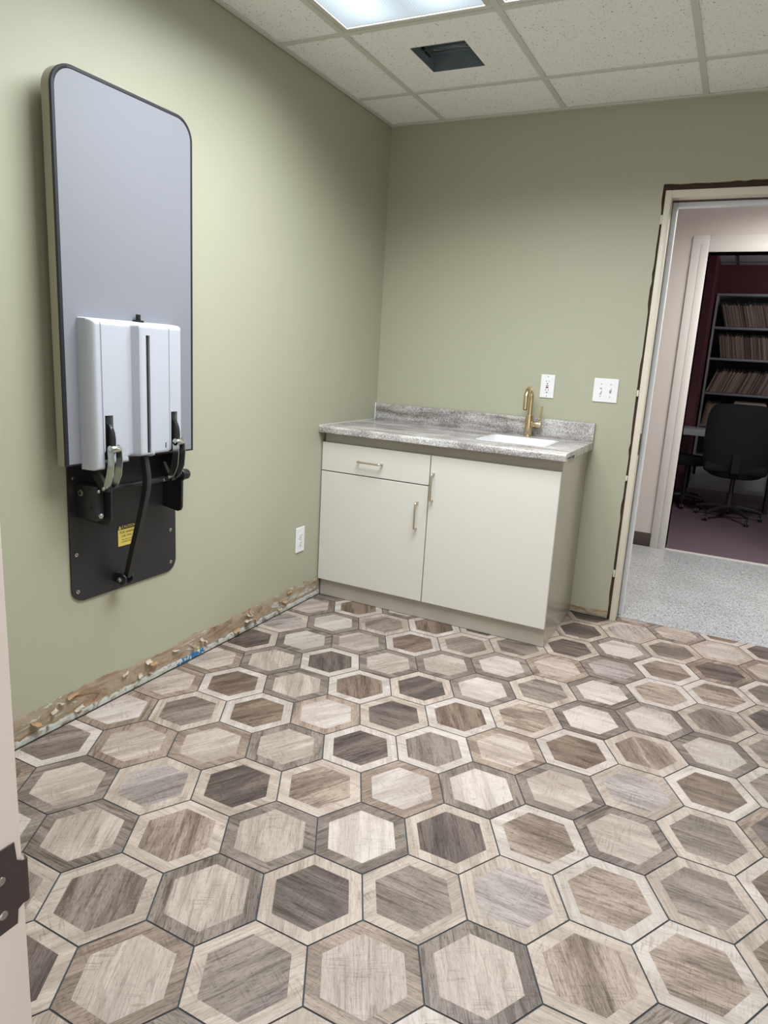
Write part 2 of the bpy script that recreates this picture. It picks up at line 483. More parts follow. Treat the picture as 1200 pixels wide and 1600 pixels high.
def rrect(a0, a1, b0, b1, r, n=8, corners=(1,1,1,1)):
    """rounded rectangle outline in (a,b); corners: (a0b0, a1b0, a1b1, a0b1)"""
    out = []
    for k, (cx, cy, st) in enumerate([(a0+r, b0+r, 180), (a1-r, b0+r, 270), (a1-r, b1-r, 0), (a0+r, b1-r, 90)]):
        if corners[k]:
            for i in range(n+1):
                t = math.radians(st + 90*i/n)
                out.append((cx + r*math.cos(t), cy + r*math.sin(t)))
        else:
            out.append([(a0,b0),(a1,b0),(a1,b1),(a0,b1)][k])
    return out

# ================================================================== SETTING
# ------------------------------------------------------------------ hexagon tile floor
TH = math.radians(30.0); PI_ = math.pi
PITCH = 0.23962; HX, HY = 1.5201, -2.0352
TONES = {   # linear dark / light pairs of the printed wood
 'W': ((0.50,0.455,0.40), (0.74,0.71,0.66)), 'w': ((0.47,0.425,0.38), (0.72,0.685,0.64)),
 'C': ((0.40,0.345,0.285), (0.66,0.60,0.52)), 'c': ((0.38,0.33,0.28), (0.66,0.60,0.53)),
 'T': ((0.20,0.155,0.12), (0.50,0.42,0.34)), 't': ((0.15,0.108,0.078), (0.56,0.48,0.395)),
 'G': ((0.14,0.118,0.10), (0.38,0.335,0.29)), 'g': ((0.155,0.128,0.108), (0.40,0.35,0.30)),
 'l': ((0.24,0.215,0.195), (0.56,0.53,0.50)),
 'b': ((0.105,0.075,0.052), (0.33,0.26,0.20)), 'd': ((0.055,0.046,0.043), (0.23,0.19,0.165)),
}
WB = (0.69, 0.64, 0.64)
ROWS = {   # tiles in the order laid: row j -> {i: ring, inner, grain}
 -1: {-4:'Cdc',-3:'Tcc',-2:'Cga',-1:'Tcc',0:'Gcc',1:'Ctc',2:'Wtb',3:'Cbb'},
 0: {-5:'Cgc',-4:'Cgc',-3:'Gcc',-2:'Cdb',-1:'Cgb',0:'Clb',1:'Wtb',2:'Cgb',3:'Wbb'},
 1: {-6:'Gwc',-5:'Gcc',-4:'Ctc',-3:'Gcc',-2:'Gwc',-1:'Cdc',0:'Wtb',1:'Gcb',2:'Cgb',3:'Tdb'},
 2: {-7:'Tba',-6:'Gca',-5:'Cla',-4:'Cda',-3:'Cta',-2:'Twa',-1:'Gwc',0:'Gcb',1:'Clb',2:'Wbb',3:'Wgb'},
 3: {-7:'Wga',-6:'Tca',-5:'Tca',-4:'Gca',-3:'Wda',-2:'Wgc',-1:'Tcb',0:'Wbb',1:'Ctc',2:'Gwb',3:'Cgb'},
 4: {-7:'Twa',-6:'Cga',-5:'Wba',-4:'Twa',-3:'Cdb',-2:'Wbc',-1:'Ctb',0:'Gwb',1:'Gwb',2:'Cgc',3:'Cdb'},
 5: {-7:'Tca',-6:'Wba',-5:'Gcc',-4:'Wbc',-3:'Cda',-2:'Gwb',-1:'Cgb',0:'Gwb',1:'Wtb',2:'Wtb',3:'Wgb'},
 6: {-7:'Tca',-6:'Gcc',-5:'Wdc',-4:'Gca',-3:'Gcb',-2:'Gwb',-1:'Tcb',0:'Glb',1:'Wtb',2:'Tdb',3:'Tcb'},
 7: {-7:'Cda',-6:'Gwa',-5:'Gca',-4:'Wba',-3:'Cga',-2:'Cgb',-1:'Cdb',0:'Gwb',1:'Cgb',2:'Cwb',3:'Wdb'},
 8: {-7:'Cla',-6:'Gwa',-5:'Cga',-4:'Wbc',-3:'Cda',-2:'Cgb',-1:'Cdb',0:'Clc',1:'Gcb',2:'Wbb'},
 9: {-7:'Gca',-6:'Wbc',-5:'Gwa',-1:'Cdb',0:'Tlb'},
 10: {-7:'Gda'},
}
def clip_poly(poly, x0, x1, y0, y1):
    def cut(P, f, g):
        out = []
        for i in range(len(P)):
            a, b = P[i], P[(i+1) % len(P)]
            fa, fb = f(a), f(b)
            if fa >= 0: out.append(a)
            if (fa >= 0) != (fb >= 0):
                t = fa/(fa-fb); out.append((a[0]+(b[0]-a[0])*t, a[1]+(b[1]-a[1])*t))
        return out
    for f in (lambda p: p[0]-x0, lambda p: x1-p[0], lambda p: p[1]-y0, lambda p: y1-p[1]):
        if poly: poly = cut(poly, f, None)
    return poly

def build_floor():
    bm = bmesh.new()
    uvl = bm.loops.layers.uv.new('grain')
    cd = bm.loops.layers.float_color.new('tone_dark'); cl = bm.loops.layers.float_color.new('tone_light')
    rnd = random.Random(5)
    X0, X1, Y0, Y1 = 0.006, ROOM_X, -4.4, 0.0
    def add(poly, z, ang, tone, off, jit):
        regs = [clip_poly(poly, X0, X1, Y0, Y1)]
        regs.append(clip_poly(poly, DOOR_L+0.002, DOOR_R-0.002, 0.0, 0.075))
        for P in regs:
            if len(P) < 3: continue
            area = abs(sum(P[i][0]*P[(i+1)%len(P)][1]-P[(i+1)%len(P)][0]*P[i][1] for i in range(len(P))))/2
            if area < 1e-6: continue
            f = bm.faces.new([bm.verts.new((p[0], p[1], z)) for p in P])
            if f.calc_center_median() is None: pass
            f.normal_update()
            if f.normal.z < 0: f.normal_flip()
            for lp in f.loops:
                x, y = lp.vert.co.x, lp.vert.co.y
                lp[uvl].uv = (x*math.cos(ang)+y*math.sin(ang)+off[0], -x*math.sin(ang)+y*math.cos(ang)+off[1])
                d, l = TONES[tone]
                lp[cd] = (*[c*jit*k for c, k in zip(d, WB)], 1); lp[cl] = (*[min(.9, c*jit*k) for c, k in zip(l, WB)], 1)
    R = PITCH/math.sqrt(3)
    g = 0.0019
    for j in range(-14, 16):
        for i in range(-26, 24):
            u, v = i + j*0.5, j*math.sqrt(3)/2
            cx = HX + PITCH*(u*math.cos(TH) - v*math.sin(TH)); cy = HY + PITCH*(u*math.sin(TH) + v*math.cos(TH))
            if cx < -0.2 or cx > ROOM_X+0.2 or cy < -4.6 or cy > 0.25: continue
            code = ROWS.get(j, {}).get(i)
            if not code:
                if rnd.random() < 0.45: code = rnd.choice('GGT') + rnd.choice('wcc') + rnd.choice('abc')
                else: code = rnd.choice('WCC') + rnd.choice('gbtdl') + rnd.choice('abc')
            dirs = {'a': TH+math.radians(30), 'b': TH-math.radians(30), 'c': TH+math.radians(90)}
            def hexp(r): return [(cx + r*math.cos(TH+math.radians(90-60*k)), cy + r*math.sin(TH+math.radians(90-60*k))) for k in range(6)]
            ro = R - g/math.cos(math.radians(30)); ri = R*0.73
            o, n_ = hexp(ro), hexp(ri)
            off = (rnd.uniform(0, 40), rnd.uniform(0, 40)); off2 = (rnd.uniform(0, 40), rnd.uniform(0, 40))
            j1, j2 = rnd.uniform(0.93, 1.06), rnd.uniform(0.93, 1.06)
            ring_dir = dirs[rnd.choice('abc')]
            for k in range(6):
                add([o[k], o[(k+1) % 6], n_[(k+1) % 6], n_[k]], 0.0, ring_dir, code[0], off, j1)
            add(n_, 0.0, dirs[code[2]], code[1], off2, j2)
    me = bpy.data.meshes.new('floor'); bm.to_mesh(me); bm.free()
    me.materials.append(M['wood_tile'])
    o = bpy.data.objects.new('floor', me); C.objects.link(o)
    o['kind'] = 'structure'; o['label'] = 'hexagonal wood-look tile floor with light and dark rings'
    b = B(); b.box(-0.1, ROOM_X+0.1, -4.4, 0.0, -0.05, -0.0016)
    b.box(DOOR_L-0.05, DOOR_R+0.05, 0.0, 0.0765, -0.05, -0.0016)
    g_ = struct('grout', b, 'grout', o, smooth=False)
    del g_['kind']
    return o
build_floor()

# terrazzo hall floor and office carpet
HALL_Y0, HALL_Y1 = 0.0765, 1.685
struct('floor_hall', B().box(-0.3, 4.2, HALL_Y0+0.0435, HALL_Y1, -0.05, 0.0).box(DOOR_L-0.03, DOOR_R+0.03, HALL_Y0, HALL_Y0+0.0435, -0.05, 0.0), 'terrazzo', smooth=False)
struct('floor_office', B().box(1.0, 3.7, HALL_Y1+0.004, 5.3, -0.05, 0.004), 'carpet', smooth=False)
struct('trim_6', B().box(1.52, 2.46, HALL_Y1, HALL_Y1+0.02, -0.01, 0.0055), 'casing', smooth=False)

# ------------------------------------------------------------------ walls
def jag(p0, p1, n, amp, seed, axis):
    """points from p0 to p1 with offsets along axis"""
    rnd = random.Random(seed); out = []
    p0, p1, axis = Vector(p0), Vector(p1), Vector(axis)
    last = 0
    for k in range(n+1):
        if rnd.random() < 0.5: last = rnd.uniform(-1, 1)
        out.append(tuple(p0.lerp(p1, k/n) + axis*amp*last))
    return out

def wall_left():
    b = B()
    b.box(-0.12, 0.0, FRONT_Y-0.2, 0.12, 0.0, CEIL+0.1)
    o = struct('wall_left', b, 'green', smooth=False)
    o['label'] = 'sage green wall with the folding table on it'
wall_left()

def wall_back():
    # front drywall skin with the torn edge round the door
    b = B()
    EX = 1.398
    left = [(0, 0, 0), (EX-0.004, 0, 0)] + jag((EX-0.002, 0, 0.02), (EX, 0, 2.066), 60, 0.0030, 3, (1, 0, 0)) + [(EX, 0, 2.074)]
    top = jag((EX+0.01, 0, 2.073), (DOOR_R+0.035, 0, 2.078), 34, 0.0028, 8, (0, 0, 1)) + [(DOOR_R+0.04, 0, 2.07), (DOOR_R+0.04, 0, 0), (ROOM_X, 0, 0), (ROOM_X, 0, CEIL+0.1), (0, 0, CEIL+0.1)]
    b.prism(left + top, (0, 0.013, 0))
    # core and far skin
    b.box(0, EX-0.03, 0.013, 0.12, 0, CEIL+0.1)
    b.box(DOOR_R+0.07, ROOM_X, 0.013, 0.12, 0, CEIL+0.1)
    b.box(EX-0.03, DOOR_R+0.07, 0.013, 0.12, DOOR_T+0.10, CEIL+0.1)
    o = struct('wall_back', b, 'green', smooth=False)
    o['label'] = 'sage green wall behind the sink cabinet'
    # exposed framing lumber behind the torn edge
    s = B()
    s.box(EX-0.028, 1.4085, 0.0135, 0.118, 0, DOOR_T+0.036)
    s.box(DOOR_R+0.0335, DOOR_R+0.068, 0.0135, 0.118, 0, DOOR_T+0.036)
    s.box(EX-0.028, DOOR_R+0.068, 0.0135, 0.118, DOOR_T+0.0365, DOOR_T+0.098)
    obj('framing_lumber', s, 'stud', o)
    # hall skin paint
    h = B(); h.box(-0.3, EX, 0.1205, 0.128, 0, CEIL+0.1); h.box(DOOR_R+0.05, 4.2, 0.1205, 0.128, 0, CEIL+0.1); h.box(EX, DOOR_R+0.05, 0.1205, 0.128, DOOR_T+0.05, CEIL+0.1)
    struct('wall_hall_near', h, 'hallpaint', smooth=False)
    # crumbs of plaster clinging to the gap
    for k, (z0, z1, cx) in enumerate([(1.905, 1.945, 1.404), (0.225, 0.262, 1.403), (0.72, 0.745, 1.402), (1.13, 1.16, 1.402)]):
        pb = B(); pb.box(cx-0.005, cx+0.005, 0.001, 0.012, z0, z1, 0.002)
        obj('plaster_crumb', pb, 'core' if k else 'cream', o)
wall_back()

struct('wall_right', B().box(ROOM_X, ROOM_X+0.12, FRONT_Y-0.2, 0.12, 0, CEIL+0.1), 'green', smooth=False)
OW = 1.55  # opening made extra wide out of view so more light enters the room
JX = 1.152     # jamb of the doorway the photograph is taken through
struct('wall_front', B().box(-0.0, JX-0.05, FRONT_Y-0.11, FRONT_Y-0.008, 0, CEIL+0.1)
       .box(JX+OW+0.05, ROOM_X, FRONT_Y-0.11, FRONT_Y-0.008, 0, CEIL+0.1)
       .box(JX-0.05, JX+OW+0.05, FRONT_Y-0.11, FRONT_Y-0.008, 2.10, CEIL+0.1), 'green', smooth=False)

# ------------------------------------------------------------------ ceiling of the room
GX0, GY0, GP = 0.3035, -0.3830, 0.6096
HOLE = (0.488, 0.717, -0.803, -0.565)
def ceiling():
    xs = [0.0] + [GX0 + GP*k for k in range(0, 5)] + [ROOM_X]
    ys = [0.0] + [GY0 - GP*k for k in range(0, 5)] + [-4.4]
    lights = [(1, 2), (1, 3), (2, 2), (2, 3)]
    b = B(); zt = CEIL + 0.004
    for i in range(len(xs)-1):
        for j in range(len(ys)-1):
            if (i, j) in lights: continue
            x0, x1, y1, y0 = xs[i], xs[i+1], ys[j], ys[j+1]
            if x0 < HOLE[0] < x1 and y0 < HOLE[2] < y1:
                hx0, hx1, hy0, hy1 = HOLE
                for q in ((x0, hx0, y0, y1), (hx1, x1, y0, y1), (hx0, hx1, y0, hy0), (hx0, hx1, hy1, y1)):
                    b.box(q[0], q[1], q[2], q[3], zt, zt+0.014)
            else:
                b.box(x0, x1, y0, y1, zt, zt+0.014)
    o = struct('ceiling', b, 'tile_c', smooth=False)
    o['label'] = 'suspended ceiling of white fissured tiles'
    g = B(); w = 0.012
    for x in xs[1:-1]:
        g.box(x-w, x+w, -4.4, -0.0, CEIL-0.001, CEIL+0.0035)
    for y in ys[1:-1]:
        for i in range(len(xs)-1):
            g.box(xs[i]+(w if i else 0), xs[i+1]-(w if i < len(xs)-2 else 0), y-w, y+w, CEIL-0.0008, CEIL+0.0035)
    for bx in ((0, 0.022, -4.4, 0), (0.022, ROOM_X, -0.022, 0), (ROOM_X-0.022, ROOM_X, -4.4, -0.022)):
        g.box(*bx, CEIL-0.0025, CEIL+0.002)
        if bx[1] - bx[0] < 0.05: g.box(bx[0], bx[0]+0.002, bx[2], bx[3], CEIL-0.0025, CEIL+0.02)
    obj('ceiling_grid', g, 'grid', o, smooth=False)
    return xs, ys
XS, YS = ceiling()

def lamp(parent, name, x, y, z, sx, sy, watts, spread, col):
    ld = bpy.data.lights.new(name, 'AREA')
    ld.shape = 'RECTANGLE'; ld.size = sx; ld.size_y = sy
    ld.energy = watts; ld.spread = math.radians(spread); ld.color = col
    lo = bpy.data.objects.new(name, ld); C.objects.link(lo)
    lo.parent = parent; lo.location = Vector((x, y, z)) - world_base(parent)
    return lo

def ceiling_light(i, label):
    x0, x1 = XS[i]+0.013, XS[i+1]-0.013
    y1, y0 = YS[2]-0.013, YS[4]+0.013
    t = thing('ceiling_light', label, 'ceiling light', ((x0+x1)/2, (y0+y1)/2, CEIL), 'recessed ceiling lights')
    f = B(); fw = 0.022
    for q in ((x0, x1, y0, y0+fw), (x0, x1, y1-fw, y1), (x0, x0+fw, y0+fw, y1-fw), (x1-fw, x1, y0+fw, y1-fw)):
        f.box(*q, CEIL-0.0005, CEIL+0.012, 0.002)
    f.box(x0, x1, y0, y1, CEIL+0.06, CEIL+0.065)
    obj('frame', f, 'grid', t)
    obj('diffuser', B().box(x0+fw, x1-fw, y0+fw, y1-fw, CEIL+0.006, CEIL+0.009), 'lens', t, loc=((x0+x1)/2, (y0+y1)/2, CEIL+0.006))
    sx, sy = x1-x0-2*fw, y1-y0-2*fw
    lamp(t, 'lit_lens', (x0+x1)/2, (y0+y1)/2, CEIL+0.004, sx, sy, LIGHT_W*(0.72 if i == 1 else 1.38), LIGHT_SPREAD, LIGHT_COL)
ceiling_light(1, 'lit recessed ceiling light nearest the wall with the folding table')
ceiling_light(2, 'lit recessed ceiling light cut off by the top edge, right of the larger one')

def ceiling_box():
    x0, x1, y0, y1 = HOLE
    t = thing('recessed_junction_box', 'open dark metal box recessed in a square hole in the ceiling tile', 'ceiling box', ((x0+x1)/2, (y0+y1)/2, CEIL+0.02))
    z0, z1 = CEIL+0.0185, CEIL+0.072
    b = B(); th = 0.002
    zb = CEIL+0.0045
    b.box(x0, x0+0.001, y0, y1, zb, z1); b.box(x1-0.001, x1, y0, y1, zb, z1)
    b.box(x0, x1, y0, y0+0.001, zb, z1); b.box(x0, x1, y1-0.001, y1, zb, z1)
    b.box(x0, x1, y0, y1, z1, z1+0.002)
    obj('housing', b, 'housing', t)
    r = B()
    r.box(x0+0.004, x1-0.004, y1-0.030, y1-0.026, z1-0.008, z1-0.002, 0.001)
    r.box(x0+0.004, x1-0.004, y1-0.075, y1-0.070, z1-0.008, z1-0.002, 0.001)
    obj('seam_ridge', r, 'housing_light', t)
    for (a, c) in ((0.03, 0.06), (0.10, 0.12)):
        k = B(); k.box(x0+0.001, x0+0.012, y0+a, y0+c, z0+0.02, z0+0.03, 0.002)
        obj('tab', k, 'slot', t)
    cl = B(); cl.box(x0+0.001, x0+0.006, y1-0.10, y1-0.05, z0+0.02, z0+0.028, 0.001)
    obj('tab', cl, 'slot', t)
    # wires and a looped cable end
    wv = B(); wv.tube([(x0+0.02+0.02*k, y1-0.055+0.010*math.sin(k*1.1), z1-0.006) for k in range(9)], 0.002, 8)
    obj('wire', wv, 'housing_light', t)
    hk = B(); hk.tube([(x1-0.050+0.016*math.cos(a), y1-0.050+0.014*math.sin(a), z1-0.007) for a in [math.radians(d) for d in range(-150, 61, 15)]] +
                      [(x1-0.062, y1-0.030, z1-0.007), (x1-0.030, y1-0.022, z1-0.007), (x1-0.012, y1-0.030, z1-0.007)], 0.0030, 8)
    obj('cable_loop', hk, 'wiremark', t)
ceiling_box()

# ------------------------------------------------------------------ torn bands where the baseboards were
def torn_band(name, length, to_world, top0, seed, mat='torn_drywall_paper', label=None, amp=0.012):
    bm = B(); n = int(length/0.008); rows = 7
    rnd = random.Random(seed); grid = []; hold = 0
    for i in range(n+1):
        s = i/n*length
        if rnd.random() < 0.35: hold = rnd.uniform(-1, 1)
        top = top0 + amp*noise.noise(Vector((s*4.2, seed, 0))) + amp*0.6*noise.noise(Vector((s*19, seed, 3))) + 0.0045*hold + rnd.uniform(-0.0015, 0.0015)
        col = []
        for r in range(rows+1):
            z = 0.012 + (top - 0.012)*r/rows
            d = 0.0035 + 0.004*noise.noise(Vector((s*30, z*60, seed))) + 0.003*noise.noise(Vector((s*90, z*120, seed)))
            if r == rows: d = 0.0006
            col.append(bm.bm.verts.new(to_world(s, z, max(0.0008, d))))
        grid.append(col)
    for i in range(n):
        for r in range(rows):
            bm.bm.faces.new([grid[i][r], grid[i+1][r], grid[i+1][r+1], grid[i][r+1]])
    o = struct(name, bm, mat, recalc=True)
    o['label'] = label
    return o
M['torn'] = mat_torn(); M['ledge'] = mat_ledge()
CY = -0.545     # cabinet box front
tl = torn_band('trim_1', 2.42, lambda s, z, d: (d, -2.97+s, z), 0.098, 1.7, 'torn', 'torn drywall paper band along the left wall')
tb = torn_band('trim_2', 0.185, lambda s, z, d: (1.209+s, -d, z), 0.046, 4.3, 'torn', 'torn drywall paper under the green wall by the door', amp=0.010)

def ledge():
    b = B(); n = 170; g = []
    for i in range(n+1):
        y = -2.97 + 2.42*i/n
        h = 0.021 + 0.004*noise.noise(Vector((y*9, 2, 0)))
        p = 0.008 + 0.0025*noise.noise(Vector((y*14, 7, 0)))
        g.append([b.bm.verts.new(q) for q in ((0.0, y, h+0.006), (p*0.55, y, h+0.002), (p, y, h-0.005), (p+0.001, y, 0.005), (0.003, y, 0.004))])
    for i in range(n):
        for k in range(4):
            b.bm.faces.new([g[i][k], g[i+1][k], g[i+1][k+1], g[i][k+1]])
    o = struct('trim_3', b, 'ledge'); o['label'] = 'grey plaster ledge left under the torn paper'
    b = B().box(0.0, 0.010, -2.97, -0.55, -0.04, 0.0035)
    struct('gap_shade_left', b, 'gapdark', smooth=False)  # dark strip standing in for the shaded gap between floor and left wall
    b = B().box(1.209, 1.398, -0.006, 0.0, -0.001, 0.004)
    struct('gap_shade_back', b, 'gapdark', smooth=False)  # same painted gap shade below the wall by the door
ledge()

def flakes():
    """peeled curls of wall paper and white plaster chips still hanging on the torn band"""
    rnd = random.Random(11)
    b = B(); b2 = B()
    for k in range(30):
        y = rnd.uniform(-2.6, -0.6); z = rnd.uniform(0.035, 0.098); L = rnd.uniform(0.010, 0.040); h = rnd.uniform(0.004, 0.012)
        ang = rnd.uniform(-0.5, 0.5); out = rnd.uniform(0.004, 0.02)
        tgt = b if rnd.random() < 0.45 else b2
        rows = []
        for s in range(5):
            t = s/4
            x = 0.007 + out*t*t
            dz = h*math.sin(t*math.pi*0.6)
            row = []
            for e in range(4):
                u = e/3 - 0.5
                row.append(tgt.bm.verts.new((x + 0.002*math.sin(u*5+k), y + u*L*math.cos(ang), z - dz + u*L*math.sin(ang) + 0.003*math.sin(u*9+k)*t)))
            rows.append(row)
        for s in range(4):
            for e in range(3):
                tgt.bm.faces.new([rows[s][e], rows[s][e+1], rows[s+1][e+1], rows[s+1][e]])
    o = obj('peeling_paper', b, simple('kraft_paper_curl', (0.34, 0.22, 0.12), 0.85, var=0.3, vscale=60), tl, recalc=False)
    o['kind'] = 'stuff'
    o = obj('plaster_chips', b2, simple('plaster_chip', (0.46, 0.40, 0.32), 0.9, var=0.15, vscale=60), tl, recalc=False)
    o['kind'] = 'stuff'
flakes()

# ------------------------------------------------------------------ near door frame (metal, trim removed)
def frame_near():
    b = B()
    # cream room-side lip
    b.box(1.410, 1.4385, -0.010, 0.050, 0, DOOR_T+0.036, 0.002)
    b.box(DOOR_R+0.0015, DOOR_R+0.030, -0.010, 0.050, 0, DOOR_T+0.036, 0.002)
    b.box(1.4385, DOOR_R+0.0015, -0.010, 0.050, DOOR_T+0.004, DOOR_T+0.036, 0.002)
    o = struct('door_1', b, 'cream')
    o['label'] = 'cream metal door frame with its trim removed'
    d = B()
    d.box(1.414, 1.4365, 0.050, 0.100, 0, DOOR_T+0.03); d.box(DOOR_R+0.0035, DOOR_R+0.03, 0.050, 0.100, 0, DOOR_T+0.03)
    d.box(1.4365, DOOR_R+0.0035, 0.050, 0.100, DOOR_T+0.006, DOOR_T+0.03)
    obj('jamb_gap', d, 'stud', o)
    s = B()
    s.box(1.400, 1.4575, 0.100, 0.142, 0, DOOR_T+0.02, 0.003); s.box(DOOR_R-0.0175, DOOR_R+0.04, 0.100, 0.142, 0, DOOR_T+0.02, 0.003)
    s.box(1.4575, DOOR_R-0.0175, 0.100, 0.142, DOOR_T-0.014, DOOR_T+0.02, 0.003)
    obj('hall_casing', s, 'bluewhite', o)
    k = B(); k.box(1.4375, 1.4395, 0.004, 0.046, 0.85, 0.955, 0.0008); k.box(1.437, 1.4415, 0.03, 0.06, 0.875, 0.925, 0.002)
    obj('strike_plate', k, 'hinge', o)
frame_near()

# ------------------------------------------------------------------ hall
HY = HALL_Y1
F2L, F2R, F2T = 1.520, 2.44, 2.040
def hall():
    b = B()
    b.box(-0.3, F2L-0.06, HY, HY+0.13, 0, CEIL+0.1); b.box(F2R+0.06, 4.2, HY, HY+0.13, 0, CEIL+0.1)
    b.box(F2L-0.06, F2R+0.06, HY, HY+0.13, F2T+0.05, CEIL+0.1)
    struct('wall_hall_far', b, 'hallpaint', smooth=False)
    struct('wall_hall_left', B().box(-0.42, -0.3, 0.128, HY+0.13, 0, CEIL+0.1), 'hallpaint', smooth=False)
    struct('wall_hall_right', B().box(4.2, 4.32, 0.128, HY+0.13, 0, CEIL+0.1), 'hallpaint', smooth=False)
    struct('baseboard_hall', B().box(-0.3, F2L-0.105, HY-0.006, HY, 0.0, 0.10, 0.002), 'vinyl_base')
    c = B(); x = -0.3
    c.box(-0.3, 4.2, 0.128, HY, CEIL+0.004, CEIL+0.02)
    o = struct('ceiling_hall', c, 'tile_c', smooth=False)
    f = B()   # steel frame with a raised casing, mitred profile in two steps
    for (o0, o1, yf) in ((0.105, 0.0, HY-0.012), (0.050, 0.0, HY-0.0145)):
        f.box(F2L-o0, F2L, yf, HY+0.145, 0, F2T+o0, 0.003)
        f.box(F2R, F2R+o0, yf, HY+0.145, 0, F2T+o0, 0.003)
        f.box(F2L, F2R, yf, HY+0.145, F2T, F2T+o0, 0.003)
    o = struct('door_2', f, 'casing'); o['label'] = 'white door frame across the hall'
hall()
def hall_light():
    t = thing('hall_ceiling_light', 'lit ceiling panel above the hall, out of the frame', 'ceiling light', (2.5, 0.9, CEIL))
    obj('frame', B().box(1.9, 3.1, 0.6, 1.2, CEIL-0.002, CEIL+0.003, 0.001), 'grid', t)
    obj('diffuser', B().box(1.925, 3.075, 0.625, 1.175, CEIL-0.004, CEIL-0.0025), 'lens', t)
    lamp(t, 'lit_lens', 2.5, 0.9, CEIL-0.005, 1.14, 0.54, HALL_W, HALL_SPREAD, (1.0, 0.97, 0.93))
hall_light()

# ------------------------------------------------------------------ office beyond
OY1 = 5.08
def office():
    b = B()
    struct('wall_office_left', B().box(1.18, 1.30, HY+0.13, 3.98, 0, CEIL+0.1).box(1.18, 1.465, 3.98, OY1, 0, CEIL+0.1), 'maroon', smooth=False)
    struct('wall_office_back', B().box(1.18, 3.7, OY1, OY1+0.12, 0, CEIL+0.1), 'maroon', smooth=False)
    struct('wall_office_right', B().box(3.58, 3.7, HY+0.13, OY1, 0, CEIL+0.1), 'maroon', smooth=False)
    struct('wall_office_front', B().box(1.30, F2L-0.11, HY+0.1305, HY+0.14, 0, CEIL+0.1).box(F2R+0.11, 3.58, HY+0.1305, HY+0.14, 0, CEIL+0.1)
           .box(F2L-0.11, F2R+0.11, HY+0.1305, HY+0.14, F2T+0.11, CEIL+0.1), 'maroon', smooth=False)
    o = struct('ceiling_office', B().box(1.30, 3.58, HY+0.14, OY1, CEIL+0.004, CEIL+0.02), 'dimtile', smooth=False)
    g = B()
    for x in (1.63, 2.24, 2.85, 3.46): g.box(x-0.012, x+0.012, HY+0.14, OY1, CEIL-0.001, CEIL+0.004)
    for y in (2.4, 3.62, 4.84): g.box(1.30, 3.58, y-0.012, y+0.012, CEIL-0.002, CEIL+0.0035)
    obj('ceiling_grid', g, simple('office_grid_grey', (0.18, 0.18, 0.18), 0.5), o, smooth=False)
office()

SX0, SX1, SYF, SYB = 1.480, 2.42, 4.70, 5.06
SHELVES = [1.752, 1.430, 1.066, 0.715, 0.37]
def shelving():
    t = thing('filing_shelf', 'grey metal shelving unit packed with paper files in the dark office', 'shelf', ((SX0+SX1)/2, SYF, 0.004))
    for x in (SX0, SX1-0.022): obj('side_panel', B().box(x, x+0.022, SYF, SYB, 0.004, 2.09, 0.002), 'shelfmetal', t)
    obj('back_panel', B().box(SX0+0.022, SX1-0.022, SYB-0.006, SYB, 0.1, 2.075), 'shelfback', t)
    obj('top_panel', B().box(SX0+0.022, SX1-0.022, SYF, SYB, 2.066, 2.09, 0.002), 'shelfmetal', t)
    for z in SHELVES: obj('shelf_board', B().box(SX0+0.022, SX1-0.022, SYF, SYB-0.006, z-0.024, z, 0.002), 'shelfmetal', t)
    obj('plinth', B().box(SX0+0.022, SX1-0.022, SYF+0.02, SYF+0.04, 0.004, 0.16, 0.002), 'shelfmetal', t)
shelving()

def folders():
    rnd = random.Random(21)
    protos = []
    rowname = ['top', 'second', 'third', 'fourth']
    leans = [-0.30, -0.20, 0.34, 0.12]
    for r in range(4):
        z = SHELVES[r] + 0.001; lean = leans[r]
        x = SX0 + 0.030 + (0.095 if lean < 0 else 0.0)
        xe = (1.74 if r == 3 else 2.30)
        while x < xe - (0.10 if lean > 0 else 0):
            th = rnd.uniform(0.007, 0.016); h = rnd.uniform(0.236, 0.258); dep = rnd.uniform(0.28, 0.30)
            key = rnd.randrange(5)
            a = lean*(1 + 0.10*rnd.uniform(-1, 1)) if r != 1 else lean*(0.9+0.2*rnd.random())
            a = lean
            # one folder = folded card with a few sheets and a tab
            b = B()
            b.box(-th/2, -th/2+0.0012, 0, dep, 0, h); b.box(th/2-0.0012, th/2, 0, dep, 0, h-0.012)
            b.box(-th/2+0.0012, th/2-0.0012, 0.006, dep, 0.003, h-0.018)
            ty = rnd.uniform(0.0, 0.02)
            b.box(-th/2, -th/2+0.0012, ty, ty+0.08, h, h+0.012)
            bmesh.ops.transform(b.bm, matrix=Matrix.Rotation(a, 4, 'Y'), verts=b.bm.verts)
            mn = min(v.co.z for v in b.bm.verts)
            x += th/2/math.cos(a)
            px = x; pz = z - mn; py = SYF + rnd.uniform(0.006, 0.022)
            bmesh.ops.translate(b.bm, verts=b.bm.verts, vec=(px, py, pz))
            o = obj('file_folder', b, 'folder%d' % key, loc=(px, py, z), smooth=False)
            tag(o, 'manila file folder with papers, standing in the row on the %s shelf' % rowname[r], 'folder', 'file folders on the %s shelf of the office unit' % rowname[r])
            x += (th/2 + 0.0006)/math.cos(a) + rnd.uniform(0.0015, 0.005)
    # wide tan wallet on the fourth shelf
    b = B()
    z = SHELVES[3]
    b.box(1.80, 2.12, SYF+0.02, SYF+0.27, z+0.001, z+0.255, 0.012, 3)
    for k in range(5): b.box(1.81+0.0*k, 2.11, SYF+0.04+0.045*k, SYF+0.046+0.045*k, z+0.25, z+0.268+0.003*(k % 2), 0.001)
    o = obj('expanding_file', b, 'folder0', loc=(1.96, SYF+0.14, z))
    tag(o, 'wide tan expanding file on the shelf just above the office chair back', 'folder')
folders()

